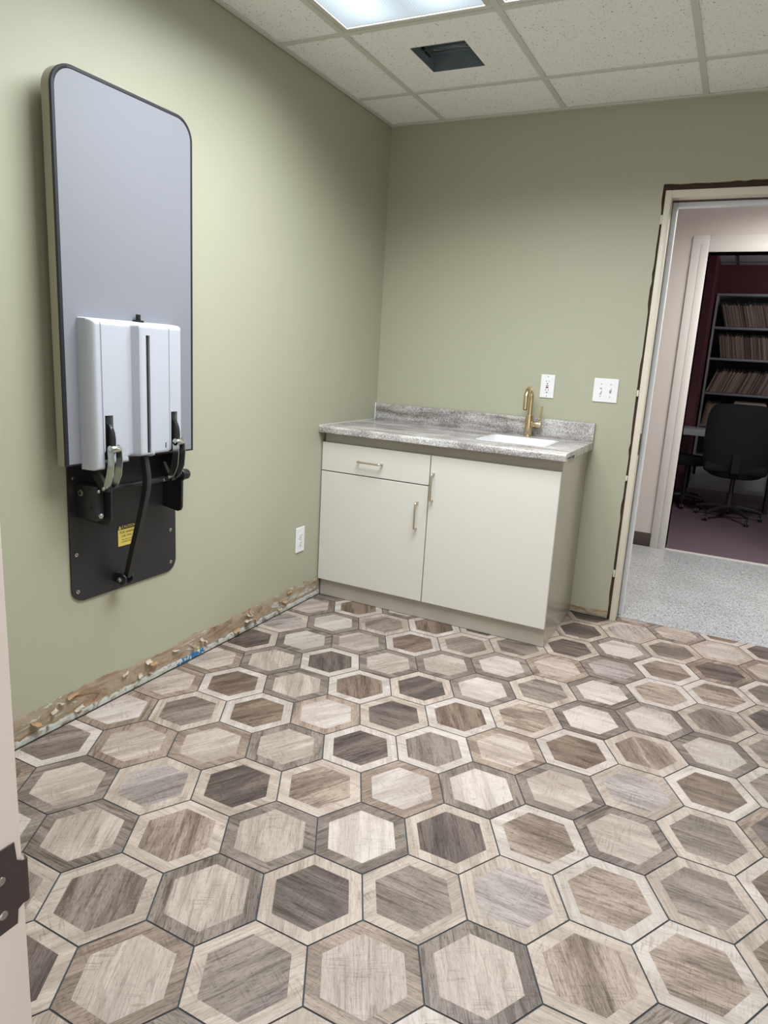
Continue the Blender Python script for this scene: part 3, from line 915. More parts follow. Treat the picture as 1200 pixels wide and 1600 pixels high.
def desk():
    t = thing('office_desk', 'pale grey desk beyond the white door frame, behind the black chair', 'desk', (1.75, 3.9, 0.004))
    obj('desktop', B().box(1.305, 2.25, 3.60, 3.97, 0.675, 0.735, 0.004), 'desk', t)
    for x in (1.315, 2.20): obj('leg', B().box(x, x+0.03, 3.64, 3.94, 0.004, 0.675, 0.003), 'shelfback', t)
    obj('modesty_panel', B().box(1.56, 2.20, 3.93, 3.945, 0.17, 0.36, 0.002), 'shelfmetal', t)
desk()
def office_fill_lamp():  # no lamp known here; added out of view to lift the office ceiling and files
    t = thing('added_globe_lamp', 'added globe lamp, unseen in the far corner of the office, lightening its ceiling and files', 'lamp', (3.05, 4.1, CEIL))
    obj('rod', B().cyl((3.05, 4.1, 2.20), (3.05, 4.1, CEIL+0.003), 0.006, n=10), 'chairplastic', t)
    obj('canopy', B().cyl((3.05, 4.1, CEIL-0.018), (3.05, 4.1, CEIL+0.003), 0.05, n=20), 'chairplastic', t)
    obj('socket', B().cyl((3.05, 4.1, 2.17), (3.05, 4.1, 2.20), 0.03, n=16), 'chairplastic', t)
    ld = bpy.data.lights.new('fill_bulb', 'POINT'); ld.energy = OFFICE_FILL_W; ld.shadow_soft_size = 0.09; ld.color = (0.95, 0.97, 1.0)
    lo = bpy.data.objects.new('fill_bulb', ld); C.objects.link(lo); lo.parent = t; lo.location = Vector((3.05, 4.1, 2.05)) - world_base(t)
office_fill_lamp()

def caster(b1, x, y):
    b1.cyl((x-0.018, y, 0.0285), (x-0.003, y, 0.0285), 0.0245, n=18, bev=0.004); b1.cyl((x+0.003, y, 0.0285), (x+0.018, y, 0.0285), 0.0245, n=18, bev=0.004)
    b1.cyl((x, y, 0.03), (x, y, 0.07), 0.006, n=10)
def star(t, cx, cy, rot, R):
    for k in range(5):
        a = math.radians(rot + 72*k); dx, dy = math.cos(a), math.sin(a)
        b = B(); pts = [(cx+dx*r, cy+dy*r, z) for r, z in ((0.02, 0.115), (0.10, 0.112), (0.20, 0.098), (R, 0.078))]
        b.tube(pts, [0.026, 0.022, 0.018, 0.014], 12)
        arm = obj('base_arm', b, 'chairplastic', t)
        c = B(); caster(c, cx+dx*R, cy+dy*R); obj('caster', c, 'chairplastic', arm)
def chair():
    cx, cy = 1.90, 3.16
    t = thing('office_chair', 'black swivel office chair seen from behind through the far doorway', 'chair', (cx, cy, 0.004))
    star(t, cx, cy, 232, 0.275)
    b = B(); b.cyl((cx, cy, 0.085), (cx, cy, 0.24), 0.030, n=18); b.cyl((cx, cy, 0.24), (cx, cy, 0.40), 0.018, n=16); b.cyl((cx, cy, 0.11), (cx, cy, 0.135), 0.045, n=18)
    obj('gas_column', b, 'chairplastic', t)
    b = B().box(cx-0.10, cx+0.10, cy-0.10, cy+0.12, 0.40, 0.435, 0.008); obj('mechanism', b, 'chairplastic', t)
    b = B().box(cx-0.25, cx+0.25, cy-0.20, cy+0.27, 0.43, 0.52, 0.035, 4); obj('seat', b, 'chairfab', t)
    # curved backrest, slightly wrapped, rounded corners
    b = B(); NX, NZ = 22, 26; W, H = 0.275, 0.64
    for side in (0, 1):
        g = []
        for i in range(NX+1):
            u = -1 + 2*i/NX; row = []
            for j in range(NZ+1):
                v = -1 + 2*j/NZ
                # superellipse mapping
                x = u*W*(1 - 0.10*max(0, -v)**2)*math.sqrt(max(0, 1-0.30*v**6)); z = v*(H/2)*math.sqrt(max(0, 1-0.16*u**4))
                edge = (1-abs(u)**6)*(1-abs(v)**8)
                y = -0.215 + 0.05*u*u + 0.03*(v*v) + (0.035*edge if side else -0.028*edge) - 0.03*v
                row.append(b.bm.verts.new((cx+x, cy+y, 0.69+z+0.015)))
            g.append(row)
        for i in range(NX):
            for j in range(NZ): b.bm.faces.new([g[i][j], g[i+1][j], g[i+1][j+1], g[i][j+1]])
    bmesh.ops.remove_doubles(b.bm, verts=b.bm.verts, dist=0.0015)
    obj('backrest', b, 'chairfab', t)
    b = B(); b.strip([(cx, cy-0.02, 0.40), (cx, cy-0.20, 0.405), (cx, cy-0.262, 0.45), (cx, cy-0.262, 0.62)], 0.014, (1, 0, 0), 0.06); obj('back_bar', b, 'chairfab', t)
chair()
def stool():
    cx, cy = 1.50, 3.52
    t = thing('rolling_stool', 'dark rolling stool under the pale grey desk', 'stool', (cx, cy, 0.004))
    star(t, cx, cy, 200, 0.17)
    obj('gas_column', B().cyl((cx, cy, 0.09), (cx, cy, 0.41), 0.02, n=16), 'chairplastic', t)
    b = B(); b.cyl((cx, cy, 0.41), (cx, cy, 0.49), 0.17, n=32, bev=0.025); obj('seat', b, 'chairfab', t)
stool()

# ================================================================== SINK CABINET
CX0, CX1 = 0.012, 1.207
DF = CY - 0.019
def cabinet():
    t = thing('sink_cabinet', 'ivory two-door base cabinet with one drawer under the grey countertop', 'cabinet', ((CX0+CX1)/2, -0.27, 0.002))
    b = B()
    b.box(CX0, CX0+0.018, CY, -0.003, 0.002, 0.856); b.box(CX1-0.018, CX1, CY, -0.003, 0.002, 0.856, 0.0008, 1)
    b.box(CX0+0.018, CX1-0.018, CY+0.02, CY+0.024, 0.09, 0.80, mat=1)
    b.box(CX0+0.018, CX1-0.018, -0.012, -0.003, 0.09, 0.80)
    b.box(CX0+0.018, CX1-0.018, CY, -0.012, 0.088, 0.104)
    b.box(0.590, 0.608, CY+0.002, CY+0.019, 0.104, 0.80)
    obj('body', b, ['carcass', 'gapdark'], t, smooth=False)
    obj('top_rail', B().box(CX0+0.018, CX1-0.018, CY, CY+0.018, 0.800, 0.856, 0.0006, 1), 'carcass', t, smooth=False)
    obj('toe_board', B().box(CX0+0.018, CX1-0.018, CY, CY+0.018, 0.002, 0.0875, 0.0006, 1), 'carcass', t, smooth=False)
    def handle(par, x, z, horiz):
        L = 0.064; r = 0.0045; y0 = DF; y1 = DF-0.030
        pts = []
        for s in (-1, 1):
            arc = [(s*L, y0)] + [(s*(L - 0.010*(1-math.cos(math.radians(a)))), y1+0.010-0.010*math.sin(math.radians(a))) for a in range(0, 91, 15)]
            pts += arc if s < 0 else arc[::-1]
        P = [((x+a, y, z) if horiz else (x, y, z+a)) for a, y in pts]
        obj('handle', B().tube(P, r, 12), 'champagne', par)
    gap = 0.0018
    d = obj('door', B().box(0.006, 0.5965, DF, CY-0.001, 0.092, 0.662, 0.0012, 1), 'cabinet', t); handle(d, 0.548, 0.515, False)
    d = obj('door', B().box(0.6015, 1.2065, DF, CY-0.001, 0.092, 0.8085, 0.0012, 1), 'cabinet', t); handle(d, 0.621, 0.662, False)
    d = obj('drawer', B().box(0.006, 0.5965, DF, CY-0.001, 0.667, 0.8085, 0.0012, 1), 'cabinet', t); handle(d, 0.285, 0.735, True)
cabinet()

CT0, CT1, CTF, CTZ = 0.003, 1.226, -0.598, 0.892
SK = (0.765, 1.085, -0.425, -0.150)   # bowl opening
def countertop():
    t = thing('countertop', 'streaked grey laminate countertop with backsplash on the sink cabinet', 'countertop', ((CT0+CT1)/2, -0.3, CTZ-0.036))
    b = B(); z0, z1 = 0.857, CTZ
    x0, x1, y0, y1 = SK
    bk = -0.0215
    # front strip with rolled edge, profile in (y, z) extruded along x
    prof = [(y0, z1)]
    for a in range(90, 271, 15):
        pass
    r = 0.012
    front = [(y0, z0+0.016), (CTF+0.030, z0+0.016), (CTF+0.030, z0), (CTF+0.004, z0)]
    front += [(CTF, z0+0.004)]
    for a in range(180, 89, -15):
        front.append((CTF+r + r*math.cos(math.radians(a)), z1-r + r*math.sin(math.radians(a))))
    front += [(y0, z1)]
    b.prism([(CT0, y, z) for y, z in front], (CT1-CT0, 0, 0))
    b.box(CT0, x0, y0, bk, z0+0.016, z1); b.box(x1, CT1, y0, bk, z0+0.016, z1); b.box(x0, x1, y1, bk, z0+0.016, z1)
    b.box(CT1-0.02, CT1, y0, -0.003, z0, z0+0.016)
    obj('worktop', b, 'laminate', t, smooth=True)
    s = B(); s.box(CT0, CT1, -0.0212, -0.002, CTZ-0.01, 0.984, 0.004, 2)
    obj('backsplash', s, 'laminate', t)
    c = B(); c.box(CT0-0.0015, CT0+0.0035, -0.0225, -0.002, CTZ, 0.985, 0.001); c.box(0.0005, 0.003, CTF+0.004, -0.022, CTZ-0.030, CTZ+0.0015)
    obj('caulk_line', c, 'plate', t)
countertop()

def sink():
    t = thing('sink_basin', 'white rectangular sink basin set into the grey countertop', 'sink', ((SK[0]+SK[1])/2, (SK[2]+SK[3])/2, CTZ-0.15))
    b = B(); lv = [(0.0, CTZ+0.0022, 0.030), (0.0085, CTZ+0.0030, 0.030), (0.016, CTZ+0.0012, 0.028), (0.020, CTZ-0.02, 0.030), (0.030, CTZ-0.125, 0.04), (0.050, CTZ-0.143, 0.05), (0.10, CTZ-0.148, 0.03)]
    rings = []
    for ins, z, r in lv:
        o = ins - 0.010
        rings.append([b.bm.verts.new((x, y, z)) for x, y in rrect(SK[0]+o, SK[1]-o, SK[2]+o, SK[3]-o, r, 6)])
    for a, c in zip(rings, rings[1:]):
        n = len(a)
        for k in range(n): b.bm.faces.new([a[k], a[(k+1) % n], c[(k+1) % n], c[k]])
    b.bm.faces.new(rings[-1])
    # rim skirt down to the worktop
    low = [b.bm.verts.new((v.co.x, v.co.y, CTZ+0.0003)) for v in rings[0]]
    n = len(low)
    for k in range(n): b.bm.faces.new([low[k], low[(k+1) % n], rings[0][(k+1) % n], rings[0][k]])
    obj('bowl', b, 'porcelain', t)
    cx, cy = (SK[0]+SK[1])/2, (SK[2]+SK[3])/2
    obj('drain', B().cyl((cx, cy, CTZ-0.1478), (cx, cy, CTZ-0.144), 0.021, n=24, bev=0.001), 'brass', t)
sink()

def faucet():
    fx, fy = 0.905, -0.052
    t = thing('faucet', 'brushed gold gooseneck faucet standing behind the white sink', 'faucet', (fx, fy, CTZ+0.0003))
    z = CTZ + 0.0003
    b = B(); b.cyl((fx, fy, z), (fx, fy, z+0.006), 0.0245, n=32, bev=0.0015); b.cyl((fx, fy, z+0.006), (fx, fy, z+0.104), 0.0195, n=32, bev=0.0015)
    obj('body', b, 'brass', t)
    R = 0.048; zt = z + 0.190
    pts = [(fx, fy, z+0.10), (fx, fy, z+0.13), (fx, fy, z+0.16), (fx, fy, zt-0.005)]
    pts += [(fx, fy - R + R*math.cos(math.radians(a)), zt + R*math.sin(math.radians(a))) for a in range(0, 181, 10)]
    pts += [(fx, fy-2*R, zt-0.02), (fx, fy-2*R, zt-0.05)]
    obj('spout', B().tube(pts, 0.0125, 20), 'brass', t)
    obj('aerator', B().cyl((fx, fy-2*R, zt-0.054), (fx, fy-2*R, zt-0.05), 0.0105, n=20), 'slot', t)
    b = B(); b.cyl((fx+0.015, fy, z+0.062), (fx+0.062, fy, z+0.062), 0.0165, n=28, bev=0.0015)
    h = obj('handle_barrel', b, 'brass', t)
    obj('lever', B().cyl((fx+0.054, fy, z+0.075), (fx+0.060, fy, z+0.155), 0.0042, n=12, bev=0.001), 'brass', h)
faucet()

# ------------------------------------------------------------------ wall plates
def duplex_like(t, o, ax, n, up=Vector((0, 0, 1)), red=False):
    """receptacle faces on a plate: o centre on the plate face, ax across, n out of the wall"""
    def bx(a0, a1, b0, b1, d0, d1, name, mat, bev=0.0008, par=t):
        pts = [o + ax*a0 + up*b0 + n*d0, o + ax*a1 + up*b0 + n*d0, o + ax*a1 + up*b1 + n*d0, o + ax*a0 + up*b1 + n*d0]
        return obj(name, B().prism(pts, n*(d1-d0), bev, 1), mat, par)
    return bx

def plate(name, label, cat, c, ax, n, w, h):
    t = thing(name, label, cat, c)
    c = Vector(c); up = Vector((0, 0, 1))
    bx = duplex_like(t, c, ax, n)
    bx(-w/2, w/2, -h/2, h/2, 0.0005, 0.006, 'cover_plate', 'plate', 0.0018)
    return t, c, up, bx

def face_slots(bx, par, cy_):
    bx(-0.0078, -0.0058, cy_-0.001, cy_+0.008, 0.0072, 0.0079, 'slot', 'slot', 0, par)
    bx(0.0058, 0.0078, cy_+0.000, cy_+0.007, 0.0072, 0.0079, 'slot', 'slot', 0, par)
    bx(-0.0025, 0.0025, cy_-0.0105, cy_-0.0055, 0.0072, 0.0079, 'ground_slot', 'slot', 0, par)

# left wall duplex
t, c, up, bx = plate('wall_outlet', 'white duplex outlet low on the green wall left of the cabinet', 'outlet', (0, -0.735, 0.337), Vector((0, -1, 0)), Vector((1, 0, 0)), 0.072, 0.125)
for s in (1, -1):
    pts = [c + Vector((0.006, 0, 0)) + Vector((0, -1, 0))*a + up*b_ for a, b_ in rrect(-0.0165, 0.0165, s*0.0195-0.0145, s*0.0195+0.0145, 0.012, 5)]
    f = obj('receptacle', B().prism(pts, (0.0014, 0, 0), 0.0005, 1), 'plate', t)
    face_slots(bx, f, s*0.0195)
obj('screw', B().cyl(c+Vector((0.006, 0, 0)), c+Vector((0.0075, 0, 0)), 0.003, n=12), 'greybutton', t)
# GFCI
t, c, up, bx = plate('gfci_outlet', 'white safety outlet with a red button on the wall right of the faucet', 'outlet', (0.967, 0, 1.146), Vector((1, 0, 0)), Vector((0, -1, 0)), 0.070, 0.116)
f = bx(-0.0165, 0.0165, -0.033, 0.033, 0.006, 0.0073, 'receptacle', 'plate', 0.0005)
face_slots(bx, f, 0.0215); face_slots(bx, f, -0.0215)
bx(-0.006, 0.006, 0.001, 0.0065, 0.0073, 0.0088, 'test_button', 'greybutton', 0.0004)
bx(-0.006, 0.006, -0.0085, -0.002, 0.0073, 0.0088, 'reset_button', 'red', 0.0004)
bx(-0.0018, 0.0018, 0.010, 0.013, 0.0073, 0.0078, 'indicator', 'greybutton', 0)
for s in (1, -1):
    p = c + up*s*0.048
    obj('screw', B().cyl(p+Vector((0, -0.006, 0)), p+Vector((0, -0.0072, 0)), 0.0028, n=12), 'greybutton', t)
# two-gang switch
t, c, up, bx = plate('light_switch', 'white double toggle switch plate on the green wall by the doorway', 'switch', (1.253, 0, 1.147), Vector((1, 0, 0)), Vector((0, -1, 0)), 0.116, 0.114)
for s, u in ((-1, -1), (1, 1)):
    x = s*0.023
    bx(x-0.005, x+0.005, -0.012, 0.012, 0.006, 0.0066, 'toggle_surround', 'greybutton', 0)
    p = c + Vector((x, -0.006, 0))
    b = B(); b.prism([p+Vector((-0.0038, 0, -0.005)), p+Vector((0.0038, 0, -0.005)), p+Vector((0.0038, 0, 0.005)), p+Vector((-0.0038, 0, 0.005))], (0, -0.011, u*0.008), 0.0008, 1)
    obj('toggle', b, 'plate', t)
    for e in (1, -1):
        q = p + up*e*0.030
        obj('screw', B().cyl(q, q+Vector((0, -0.0012, 0)), 0.0028, n=12), 'greybutton', t)

# ================================================================== FOLDING EXAM TABLE ON THE LEFT WALL
def exam_table():
    Y0, Y1 = -2.094, -1.566; Z0, Z1 = 0.872, 1.968; XF = 0.088; XB = 0.050
    t = thing('folding_exam_table', 'grey wall-mounted folding table folded up flat against the green wall', 'table', (0, -1.80, 0.41))
    # wall plate
    o = rrect(-2.028, -1.572, 0.405, 0.95, 0.045, 8, (1, 1, 0, 0))
    wp = obj('wall_plate', B().prism([(0.0005, y, z) for y, z in o], (0.0055, 0, 0), 0.001, 1), 'blackpowder', t)
    for y in (-2.007, -1.600):
        for z in (0.816, 0.566, 0.441):
            obj('screw', B().cyl((0.006, y, z), (0.0085, y, z), 0.0065, n=16, bev=0.0008).cyl((0.0084, y, z), (0.0087, y, z), 0.0028, n=8, mat=1), ['zinc', 'slot'], wp)
    # spacer frame behind the top so the top stands off the wall
    b = B(); b.box(0.0005, XB, -1.96, -1.93, 0.93, 1.5, 0.002); b.box(0.0005, XB, -1.70, -1.67, 0.93, 1.5, 0.002)
    obj('rear_frame', b, 'blackpowder', t)
    # top: side band, black edging, laminate face
    cor = (0, 0, 1, 1)
    b = B(); b.prism([(XB, y, z) for y, z in rrect(Y0+0.001, Y1-0.001, Z0, Z1-0.001, 0.068, 14, cor)], (XF-XB-0.006, 0, 0), 0.002, 2)
    top = obj('tabletop', b, 'tableside', t)
    outer = rrect(Y0, Y1, Z0, Z1, 0.070, 14, cor); inner = rrect(Y0+0.0115, Y1-0.0105, Z0+0.006, Z1-0.0110, 0.0595, 14, cor)
    b = B(); n = len(outer)
    def ringv(pts, x): return [b.bm.verts.new((x, y, z)) for y, z in pts]
    R = [ringv(outer, XF-0.006), ringv(outer, XF-0.001), ringv(rrect(Y0+0.002, Y1-0.002, Z0+0.002, Z1-0.002, 0.068, 14, cor), XF+0.001),
         ringv(rrect(Y0+0.0095, Y1-0.0085, Z0+0.005, Z1-0.0090, 0.0610, 14, cor), XF+0.001), ringv(inner, XF-0.0005)]
    for a, c in zip(R, R[1:]):
        for k in range(n): b.bm.faces.new([a[k], a[(k+1) % n], c[(k+1) % n], c[k]])
    obj('edging', b, 'edging', t)
    obj('top_surface', B().prism([(XF-0.0058, y, z) for y, z in inner], (0.0058, 0, 0)), 'tabletop', t)

    # moulded white cover
    SY0, SY1, SZ0, SZ1 = -2.040, -1.668, 0.860, 1.308
    XS0 = XF; D = 0.056
    ys = sorted({round(v, 5) for v in
        [SY0 + k*0.0035 for k in range(0, 9)] + [SY1 - k*0.0035 for k in range(0, 9)] +
        [-2.008, -2.0055, -2.003, -1.998, -1.968, -1.940, -1.915, -1.902, -1.897, -1.892, -1.887, -1.882, -1.876, -1.868, -1.8625, -1.8475, -1.843, -1.837, -1.832, -1.827, -1.822, -1.80, -1.77, -1.745, -1.739, -1.7365, -1.734, -1.730, -1.702]})
    zs = sorted({round(v, 5) for v in
        [0.860, 0.8635, 0.867, 0.8705, 0.874, 0.8775, 0.881, 0.8845, 0.888, 0.892, 0.896, 0.9, 0.9035, 0.907, 0.911, 0.915, 0.92, 0.93, 0.95, 0.98, 1.0, 1.024, 1.05, 1.08, 1.12, 1.16, 1.2, 1.23, 1.267] + [SZ1 - k*0.0035 for k in range(0, 9)]})
    def bot(y):
        if y < -1.999: return 0.860
        if y < -1.96: return 0.911
        if y < -1.905: return 0.874
        if y < -1.842: return 0.892
        if y < -1.735: return 0.888
        return 0.892
    def cut(ya, yb, za, zb):
        ym = (ya+yb)/2; zm = (za+zb)/2
        if zm < bot(ym): return True
        if -1.998 < ym < -1.968 and zm < 1.024: return True
        if -1.730 < ym < -1.702 and zm < 1.024: return True
        if -1.8625 < ym < -1.8475 and 0.900 < zm < 1.267: return True
        return False
    def sm(t): t = max(0, min(1, t)); return math.sqrt(max(0, 1-(1-t)**2))
    def hx(y, z):
        e = min(y-SY0, SY1-y); f = D*sm(e/0.020) if e < 0.020 else D
        ez = SZ1-z; f = min(f, D*sm(ez/0.018)) if ez < 0.018 else f
        eb = z-bot(y); f = min(f, D-0.010+0.010*sm(eb/0.010)) if eb < 0.010 else f
        rid = max(0, min(1, (y+1.900)/0.016))*max(0, min(1, (-1.820-y)/0.012))
        rid = rid*rid*(3-2*rid)
        f += 0.030*rid*max(0, min(1, (SZ1-z)/0.014))
        for gy in (-2.0055, -1.7365):
            if abs(y-gy) < 0.0022: f -= 0.005
        return XS0 + max(f, 0.0)
    b = B(); V = {}
    def vv(i, j):
        if (i, j) not in V: V[(i, j)] = b.bm.verts.new((hx(ys[i], zs[j]), ys[i], zs[j]))
        return V[(i, j)]
    for i in range(len(ys)-1):
        for j in range(len(zs)-1):
            if cut(ys[i], ys[i+1], zs[j], zs[j+1]): continue
            b.bm.faces.new([vv(i, j), vv(i+1, j), vv(i+1, j+1), vv(i, j+1)])
    # skirts along every open edge, back to the table face
    for e in [e for e in b.bm.edges if e.is_boundary]:
        a, c = e.verts
        if a.co.x < XS0+0.002 and c.co.x < XS0+0.002: continue
        inslot = all(-1.8635 < v.co.y < -1.8465 for v in (a, c)) and 0.899 < min(a.co.z, c.co.z)
        dep = 0.012 if inslot else None
        a2 = b.bm.verts.new((max(XS0, a.co.x-0.03) if inslot else XS0, a.co.y, a.co.z)); c2 = b.bm.verts.new((max(XS0, c.co.x-0.03) if inslot else XS0, c.co.y, c.co.z))
        b.bm.faces.new([a, c, c2, a2])
    bmesh.ops.remove_doubles(b.bm, verts=b.bm.verts, dist=0.0003)
    cov = obj('cover', b, 'shell', t)
    cov['label'] = 'pebbled white moulded plastic cover'
    # black boxes set in the openings to paint the darkness inside them
    b = B(); b.box(XF+0.004, XF+0.079, -1.862, -1.848, 0.9005, 1.2665); obj('channel_dark_fill', b, 'slot', t)
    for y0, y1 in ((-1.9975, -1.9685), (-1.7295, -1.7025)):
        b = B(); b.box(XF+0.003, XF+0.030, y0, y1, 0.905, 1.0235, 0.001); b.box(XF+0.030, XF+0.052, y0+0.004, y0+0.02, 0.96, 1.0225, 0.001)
        obj('slot_dark_fill', b, 'blacksteel', t)
    b = B(); b.box(XF+D-0.001, XF+D+0.0006, -1.7565, -1.753, 0.905, 0.923); obj('tab_slot', b, 'slot', cov)
    # release nub on top
    b = B(); b.box(XF+0.004, XF+0.022, -1.838, -1.808, 1.306, 1.3125, 0.001); b.box(XF+0.008, XF+0.018, -1.829, -1.817, 1.3125, 1.330, 0.001)
    obj('release_button', b, 'blacksteel', t)

    # over-centre hooks and zinc levers
    for yc in (-1.983, -1.716):
        # half-moon hook plate
        pts = [(XF+0.02, 1.0)] + [(XF+0.052 + 0.024*math.sin(math.radians(a)), 0.945 + 0.055*math.cos(math.radians(a))) for a in range(0, 181, 15)] + [(XF+0.02, 0.885)]
        b = B(); b.prism([(x, yc-0.006, z) for x, z in pts], (0, 0.012, 0), 0.001, 1)
        obj('hook', b, 'blacksteel', t)
        zt, zb = 0.918, 0.800
        lever = None
        for s in (-1, 1):
            y = yc + s*0.0155
            path = [(0.164, y, zt+0.006), (0.166, y, zt-0.03), (0.160, y, zt-0.07), (0.148, y, zb+0.018), (0.134, y, zb)]
            b = B(); b.strip(path, [0.024, 0.026, 0.028, 0.024, 0.010], (0, 1, 0), 0.0022)
            b.cyl((0.164, y-0.0011, zt+0.006), (0.164, y+0.0011, zt+0.006), 0.012, n=18)
            o = obj('lever_plate', b, 'zinc', t)
            obj('rivet', B().cyl((0.164, y+s*0.0011-0.001, zt+0.006), (0.164, y+s*0.0011+0.001, zt+0.006), 0.005, n=12), 'zinc', o)
        b = B(); b.cyl((0.166, yc-0.015, zt+0.006), (0.166, yc+0.015, zt+0.006), 0.011, n=20, bev=0.001); obj('lever_pin', b, 'zinc', t)
        b = B(); b.strip([(0.085, yc-0.0, zb+0.04), (0.110, yc-0.0, zb+0.0), (0.138, yc-0.0, zb-0.004)], [0.03, 0.03, 0.018], (0, 1, 0), 0.012); link = obj('link_arm', b, 'blacksteel', t)
        b = B(); b.cyl((0.134, yc-0.022, zb), (0.134, yc-0.018, zb), 0.0058, n=14, bev=0.0008); obj('pivot_bolt', b, 'zinc', link)
        b = B(); b.cyl((0.112, yc-0.022, zb-0.012), (0.112, yc-0.018, zb-0.012), 0.0052, n=14, bev=0.0008); obj('pivot_bolt', b, 'zinc', link)
    # cross shaft and knob
    b = B(); b.cyl((0.105, -1.985, 0.790), (0.105, -1.63, 0.790), 0.0095, n=18); obj('cross_shaft', b, 'blacksteel', t)
    b = B(); b.cyl((0.128, -1.700, 0.800), (0.128, -1.662, 0.800), 0.009, n=14); b.cyl((0.128, -1.668, 0.800), (0.128, -1.640, 0.800), 0.0185, n=24, bev=0.004); b.cyl((0.128, -1.676, 0.800), (0.128, -1.668, 0.800), 0.0225, n=24, bev=0.002)
    obj('knob', b, 'blacksteel', t)
    # left bracket: U channel with bolt heads
    b = B(); b.box(0.006, 0.094, -2.000, -1.968, 0.688, 0.800, 0.004, 2); br = obj('pivot_bracket', b, 'blackpowder', t)
    b = B(); b.cyl((0.030, -2.0015, 0.772), (0.030, -2.000, 0.772), 0.018, n=24); b.cyl((0.030, -2.0030, 0.772), (0.030, -2.0015, 0.772), 0.011, n=20, mat=1); b.cyl((0.030, -2.0036, 0.772), (0.030, -2.0028, 0.772), 0.0055, n=6, mat=0)
    obj('bolt', b, ['blacksteel', 'zinc'], br)
    b = B(); b.cyl((0.073, -2.0008, 0.730), (0.073, -1.9990, 0.730), 0.0055, n=14); obj('hole', b, 'slot', br)
    b = B(); b.cyl((0.094, -1.986, 0.706), (0.102, -1.986, 0.706), 0.0095, n=6, bev=0.001); b.cyl((0.102, -1.986, 0.706), (0.105, -1.986, 0.706), 0.005, n=12); obj('nut', b, 'zinc', br)
    # left side arm plate
    arm = [(0.006, 0.905), (0.110, 0.905), (0.116, 0.885), (0.121, 0.845), (0.118, 0.800), (0.116, 0.690), (0.104, 0.672), (0.085, 0.668), (0.006, 0.672)]
    b = B(); b.prism([(x, -1.962, z) for x, z in arm], (0, 0.007, 0), 0.001, 1); obj('side_arm', b, 'blackpowder', t)
    # right bracket
    arm = [(0.006, 0.92), (0.098, 0.92), (0.098, 0.80), (0.096, 0.672), (0.090, 0.660), (0.078, 0.655), (0.006, 0.665)]
    b = B(); b.prism([(x, -1.636, z) for x, z in arm], (0, 0.010, 0), 0.0015, 1); obj('side_arm', b, 'blacksteel', t)
    # bent centre strut
    b = B(); b.strip([(0.138, -1.850, 0.905), (0.148, -1.850, 0.870), (0.157, -1.850, 0.822), (0.154, -1.850, 0.785), (0.140, -1.850, 0.730), (0.118, -1.850, 0.655), (0.086, -1.850, 0.555), (0.058, -1.850, 0.462)],
                     [0.020]*8, (0, 1, 0), 0.018, bev=0.0015)
    st = obj('centre_strut', b, 'blackpowder', t)
    for yc in (-1.868, -1.838):
        b = B(); b.cyl((0.050, yc-0.0035, 0.455), (0.050, yc+0.0035, 0.455), 0.0215, n=28, bev=0.001)
        obj('pivot_disc', b, 'blacksteel', st)
    b = B(); b.cyl((0.050, -1.880, 0.455), (0.050, -1.872, 0.455), 0.009, n=6, bev=0.001); b.cyl((0.050, -1.884, 0.455), (0.050, -1.880, 0.455), 0.005, n=12); obj('pivot_bolt', b, 'zinc', st)
    b = B(); b.box(0.006, 0.050, -1.864, -1.842, 0.436, 0.472, 0.002); obj('clevis', b, 'blackpowder', t)
    # caution label
    LY0, LY1, LZ0, LZ1 = -1.842, -1.758, 0.553, 0.632
    b = B(); b.prism([(0.0062, y, z) for y, z in rrect(LY0, LY1, LZ0, LZ1, 0.003, 3)], (0.0004, 0, 0)); lab = obj('caution_label', b, 'ink', t)
    b = B(); b.prism([(0.0066, y, z) for y, z in rrect(LY0+0.0015, LY1-0.0015, LZ0+0.0015, LZ0+0.059, 0.002, 3)], (0.0003, 0, 0)); obj('label_field', b, 'yellow', lab)
    rot = Matrix(((0, 0, 1, 0), (1, 0, 0, 0), (0, 1, 0, 0), (0, 0, 0, 1)))   # text x -> world y, text y -> world z, normal +x
    def put(body, size, y, z, m, x=0.0072, align='CENTER'):
        text_mesh('lettering', body, size, m, lab, Matrix.Translation((x, y, z)) @ rot, 0.0001, align)
    cyy = (LY0+LY1)/2
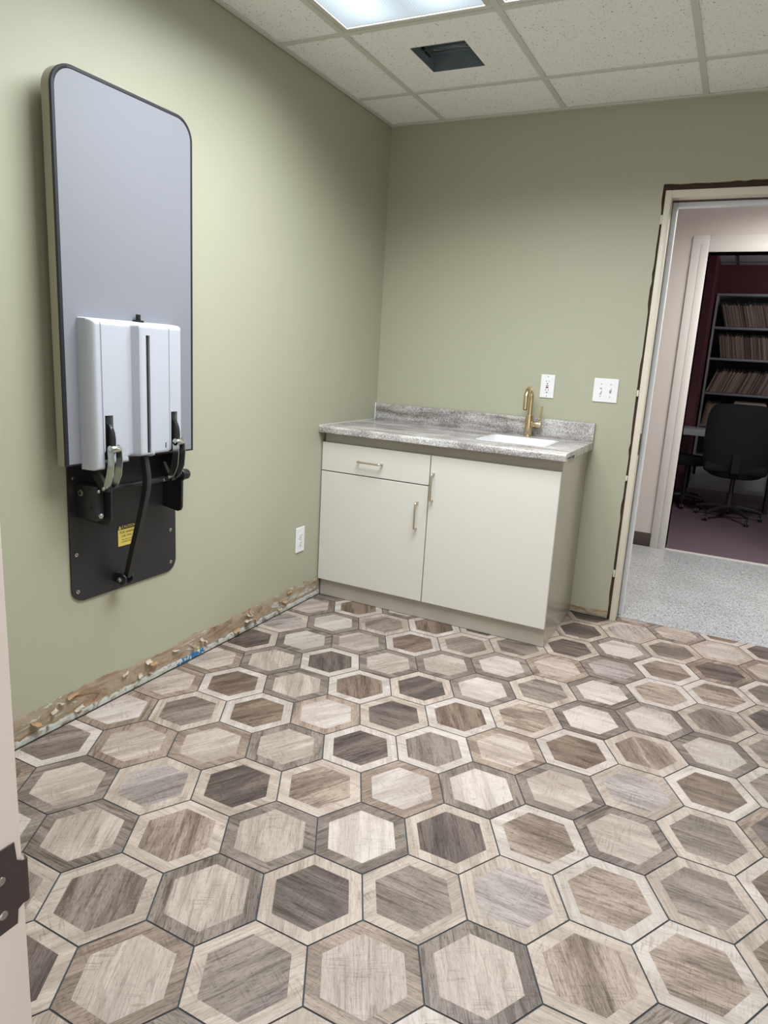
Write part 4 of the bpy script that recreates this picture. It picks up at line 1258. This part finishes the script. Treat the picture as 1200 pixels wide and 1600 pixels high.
    put('CAUTION', 0.0135, cyy+0.006, 0.6162, 'yellow')
    b = B(); b.prism([(0.0070, LY0+0.0035, 0.6150), (0.0070, LY0+0.0155, 0.6150), (0.0070, LY0+0.0095, 0.6265)], (0.0003, 0, 0)); obj('warning_triangle', b, 'yellow', lab)
    put('FOR ANIMAL', 0.0115, cyy, 0.598, 'ink'); put('USE ONLY', 0.0115, cyy, 0.585, 'ink')
    put('DO NOT EXCEED', 0.0062, cyy, 0.574, 'ink'); put('MAXIMUM WEIGHT', 0.0062, cyy, 0.566, 'ink')
exam_table()

# ================================================================== DOORWAY THE PHOTO IS TAKEN THROUGH
def near_jamb():
    b = B()
    b.box(JX-0.05, JX, FRONT_Y-0.125, FRONT_Y, 0, 2.03, 0.003)
    b.box(JX+OW, JX+OW+0.05, FRONT_Y-0.125, FRONT_Y, 0, 2.03, 0.003)
    b.box(JX-0.05, JX+OW+0.05, FRONT_Y-0.125, FRONT_Y, 2.03, 2.08, 0.003)
    o = struct('door_3', b, 'jamb'); o['label'] = 'pinkish white door jamb in the left foreground'
    # strike plate with curved lip, worn bronze
    zc = 0.618; y1 = FRONT_Y
    h = B()
    pts = [(y1-0.062, -0.052), (y1-0.012, -0.052), (y1-0.011, -0.033), (y1-0.001, -0.029), (y1-0.001, 0.027), (y1-0.009, 0.032), (y1-0.010, 0.057), (y1-0.062, 0.057)]
    h.prism([(JX+0.0003, y, zc+z) for y, z in pts], (0.002, 0, 0), 0.0005, 1)
    # lip curls round the edge of the jamb
    lip = [(JX+0.0018, y1-0.004), (JX+0.0032, y1+0.001), (JX+0.002, y1+0.0045), (JX-0.004, y1+0.006)]
    h.prism([(x, y, zc-0.030) for x, y in lip] + [(x-0.0018, y-0.0005, zc-0.030) for x, y in lip[::-1]], (0, 0, 0.057))
    s = obj('strike_plate', h, 'hinge', o)
    for z in (0.018, -0.028):
        g = B(); g.sphere((JX+0.002, y1-0.0285, zc+z), 0.0055, n=14, scale=(0.35, 1, 1)); obj('screw', g, 'hinge_pin', s)
near_jamb()
